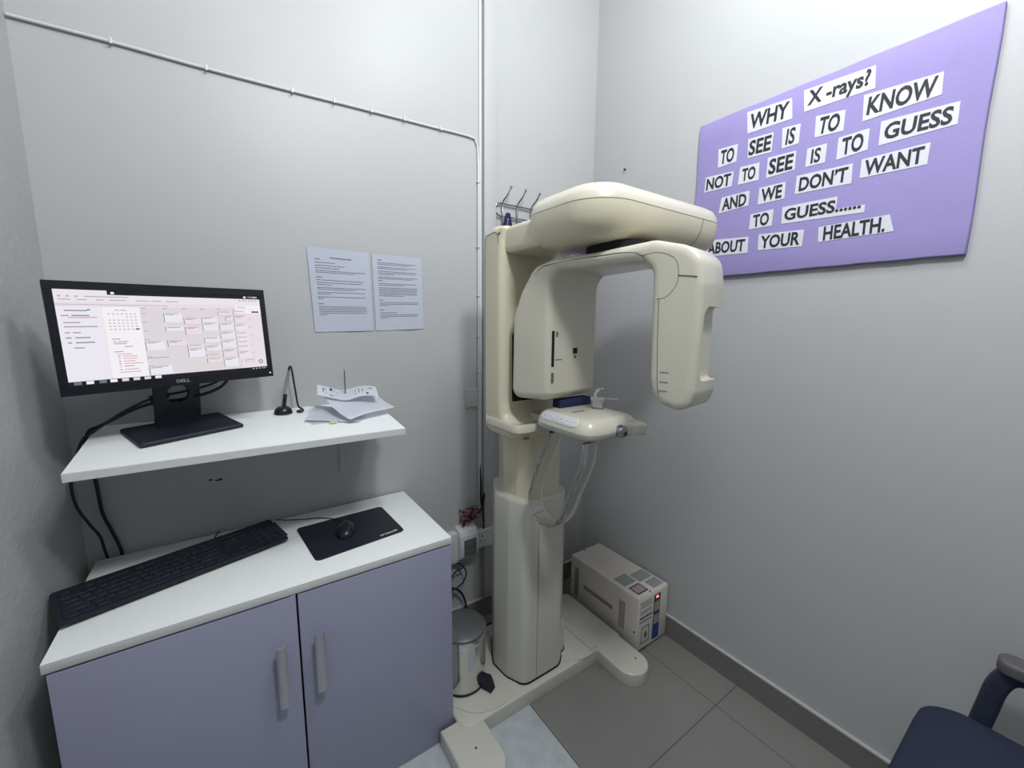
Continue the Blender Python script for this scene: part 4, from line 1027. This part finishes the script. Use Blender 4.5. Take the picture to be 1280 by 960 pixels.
# ------------------------------------------------------------------ pedal bin
t = thing('pedal_bin', 'small polished steel pedal bin with grey lid beside the column', 'bin', (-.960, -.335, .0650))
bm = BM(); lathe(bm, [(.001, .0), (.090, 0), (.092, .004), (.092, .010)], 56); obj('base_ring', bm, M['black'], t)
bm = BM(); lathe(bm, [(.001, .010), (.090, .010), (.0905, .014), (.0905, .196), (.085, .20), (.001, .2)], 56); obj('bucket', bm, M['steel'], t)
bm = BM(); lathe(bm, [(.001, .198), (.0935, .198), (.095, .202), (.095, .222), (.0935, .226), (.001, .226)], 56); obj('rim', bm, M['steel'], t)
bm = BM(); lathe(bm, [(.001, .2262), (.0925, .2262), (.0915, .233), (.080, .240), (.055, .246), (.025, .249), (.001, .250)], 56); obj('lid', bm, M['binlid'], t)
bm = BM(); a = Matrix.Rotation(-.95, 4, 'Z')
loft(bm, [[tuple(a @ Vector(p)) for p in ring] for ring in ([(.080, -.020, .005), (.135, -.030, .003), (.140, .0, .003), (.122, .026, .004), (.080, .020, .005)], [(.080, -.020, .030), (.122, -.026, .028), (.128, .0, .026), (.112, .024, .030), (.080, .020, .034)])])
pd = obj('pedal', bm, M['black'], t)
bm = BM(); box(bm, .085, .128, -.020, .020, .0115, .0140, mtx=a); obj('pedal_trim', bm, M['alu'], pd)

# ------------------------------------------------------------------ voltage stabiliser box
ux0, ux1, uy0, uy1, uz = -.226, -.0145, -.600, -.165, .268
t = thing('power_supply', 'beige metal power supply box on the floor against the wall', 'power supply', (-.12, -.38, 0))
OU = Vector((-.12, -.38, 0))
def up(name, bm, m, parent=t, **k): bmesh.ops.translate(bm, vec=-OU, verts=bm.verts); return obj(name, bm, m, parent, **k)
bm = BM(); box(bm, ux0, ux1, uy0, uy1, .008, uz, bev=.004, seg=3); up('case', bm, M['upsbox'])
for x in (ux0 + .03, ux1 - .03):
    for y in (uy0 + .04, uy1 - .04):
        bm = BM(); cyl(bm, (x, y), .012, 0, .009, 16); up('rubber_foot', bm, M['black'])
bm = BM(); box(bm, ux0 + .003, ux1 - .003, uy0 - .003, uy0 + .002, .012, uz - .006, bev=.0015); fr = up('front_panel', bm, M['upsfront'])
def fq(bm, a, b, c, d, e, mi=0):   # on the front: fractions across (0 = outer left) and up
    x0, x1 = ux0 + (ux1 - ux0) * a, ux0 + (ux1 - ux0) * b; z0, z1 = uz * c, uz * d
    box(bm, x0, x1, uy0 - .003 - e, uy0 - .002, z0, z1, mi=mi)
bm = BM(); fq(bm, .50, .72, .10, .93, .0012); up('display_strip', bm, M['bluedark'], fr, smooth=False)
bm = BM(); fq(bm, .52, .70, .62, .80, .002); fq(bm, .52, .70, .38, .55, .002); ds = up('meter_window', bm, M['label'], fr, smooth=False)
bm = BM(); fq(bm, .52, .70, .13, .33, .002); up('blue_label', bm, M['blue'], fr, smooth=False)
bm = BM(); fq(bm, .57, .64, .87, .90, .003); up('red_light', bm, M['redled'], fr, smooth=False)
bm = BM()
for z in (.90, .86, .82, .74, .70): fq(bm, .06, .44, z, z + .012, .0008)
fq(bm, .05, .46, .61, .645, .0008); fq(bm, .05, .44, .545, .565, .0008); fq(bm, .10, .38, .04, .055, .0008)
up('front_lettering', bm, M['greyink'], fr, smooth=False)
bm = BM(); 
for a, b, c, d in ((.12, .14, .15, .45), (.36, .38, .15, .45), (.12, .38, .15, .165), (.12, .38, .435, .45)): fq(bm, a, b, c, d, .0008)
fq(bm, .22, .31, .26, .31, .0015); fq(bm, .245, .285, .22, .35, .0015); up('socket_symbol', bm, M['greyink'], fr, smooth=False)
# vents on the long side
bm = BM()
def sq(y0, y1, z0, z1): box(bm, ux0 - .0006, ux0 + .002, y0, y1, z0, z1)
for i in range(22):
    z = .075 + i * .0062
    for j in range(5): sq(-.527 + j * .0072, -.5225 + j * .0072, z, z + .0040)
up('mesh_vent', bm, M['vent'], smooth=False)
bm = BM()
for i in range(30): sq(-.225 + 0, -.196, .060 + i * .0052, .0632 + i * .0052)
up('mesh_vent', bm, M['vent'], smooth=False)
bm = BM()
for i in range(34): sq(-.455 + i * .0057, -.4515 + i * .0057, .128, .150)
up('slot_vent', bm, M['vent'], smooth=False)
for y, z in ((-.585, .10), (-.178, .13)):
    bm = BM(); cyl(bm, (0, 0), .004, 0, .002, 10, mtx=Matrix.Translation((ux0, y, z)) @ Matrix.Rotation(-PI / 2, 4, 'Y')); up('screw', bm, M['black'])
for x, y in ((-.135, -.590), (-.140, -.176)):
    bm = BM(); cyl(bm, (x, y), .004, uz, uz + .002, 10); up('screw', bm, M['black'])
def tq(x0, x1, y0, y1, m, nm, e=.0006, parent=t):
    bm = BM(); box(bm, x0, x1, y0, y1, uz - .001, uz + e); return up(nm, bm, m, parent, smooth=False)
tq(-.205, -.125, -.505, -.435, M['label'], 'rating_label'); 
w1 = tq(-.200, -.130, -.578, -.520, M['maroon'], 'window_label', .0006); tq(-.193, -.137, -.571, -.527, M['pinkgrey'], 'label_window', .0010, w1)
tq(-.115, -.025, -.520, -.455, M['label'], 'rating_label'); tq(-.100, -.025, -.585, -.530, M['label'], 'rating_label')
cable('floor_cable', 'black mains lead behind the beige power supply', [(-.235, -.13, .010), (-.27, -.11, .010), (-.32, -.09, .012), (-.36, -.05, .03), (-.40, -.02, .06)], .006)

# ------------------------------------------------------------------ office chair in the near corner
t = thing('office_chair', 'dark blue padded chair with plastic armrests by the wall', 'chair', (-.405, -1.715, 0))
bm = BM(); pillow(bm, -.245, .245, -.235, .245, .085, [(.05, .435), (.012, .445), (0, .470), (.006, .495), (.03, .513), (.09, .520)], n=10); obj('seat', bm, M['chair'], t)
bm = BM(); pillow(bm, -.22, .22, -.21, .22, .06, [(.02, .405), (0, .415), (0, .430)], n=8); obj('seat_pan', bm, M['chair_pl'], t)
for sx in (1, -1):
    bm = BM()
    P0 = [(sx * .235, .155, .425), (sx * .262, .150, .44), (sx * .272, .140, .52), (sx * .278, .128, .60), (sx * .280, .100, .638), (sx * .280, .02, .645), (sx * .280, -.08, .640), (sx * .275, -.13, .58), (sx * .262, -.14, .44), (sx * .235, -.14, .425)]
    tube(bm, P0, .01, k=5, sec=rrect(-.018, .018, -.020, .020, .010, 0, 4), up=(1, 0, 0)); ar = obj('armrest', bm, M['chair_pl'], t)
    bm = BM(); pillow(bm, sx * .280 - .030, sx * .280 + .030, -.13, .138, .024, arcprof(.642, .674, .004, .010, 4), n=6); obj('arm_pad', bm, M['armpad'], ar)
bm = BM(); MB_ = Matrix.Translation((0, -.245, .50)) @ Matrix.Rotation(PI / 2 + .12, 4, 'X')
pillow(bm, -.21, .21, .10, .52, .07, [(.04, -.03), (.008, -.022), (0, 0), (.008, .018), (.04, .026)], n=8, mtx=MB_); obj('backrest', bm, M['chair'], t)
bm = BM(); tube(bm, [(0, -.15, .41), (0, -.26, .42), (0, -.285, .50), (0, -.275, .70)], .02, k=6, sec=rrect(-.03, .03, -.008, .008, .006, 0, 2), up=(1, 0, 0)); obj('back_support', bm, M['chair_pl'], t)
bm = BM(); lathe(bm, [(.001, .06), (.03, .06), (.03, .22), (.022, .23), (.022, .40), (.06, .41), (.001, .411)], 20); obj('gas_lift', bm, M['chair_pl'], t)
for k in range(5):
    a = 2 * PI * k / 5 + .3; ca_, sa_ = math.cos(a), math.sin(a)
    bm = BM(); tube(bm, [(.02 * ca_, .02 * sa_, .10), (.14 * ca_, .14 * sa_, .085), (.235 * ca_, .235 * sa_, .065)], [.022, .018, .014], n=8, k=4); lg = obj('leg', bm, M['chair_pl'], t)
    bm = BM(); cyl(bm, (0, 0), .024, -.011, .011, 18, mtx=Matrix.Translation((.235 * ca_, .235 * sa_, .0245)) @ Matrix.Rotation(a, 4, 'Z') @ Matrix.Rotation(PI / 2, 4, 'X')); tube(bm, [(.235 * ca_, .235 * sa_, .03), (.235 * ca_, .235 * sa_, .066)], .007, n=8, smooth=False); obj('caster', bm, M['black'], lg)
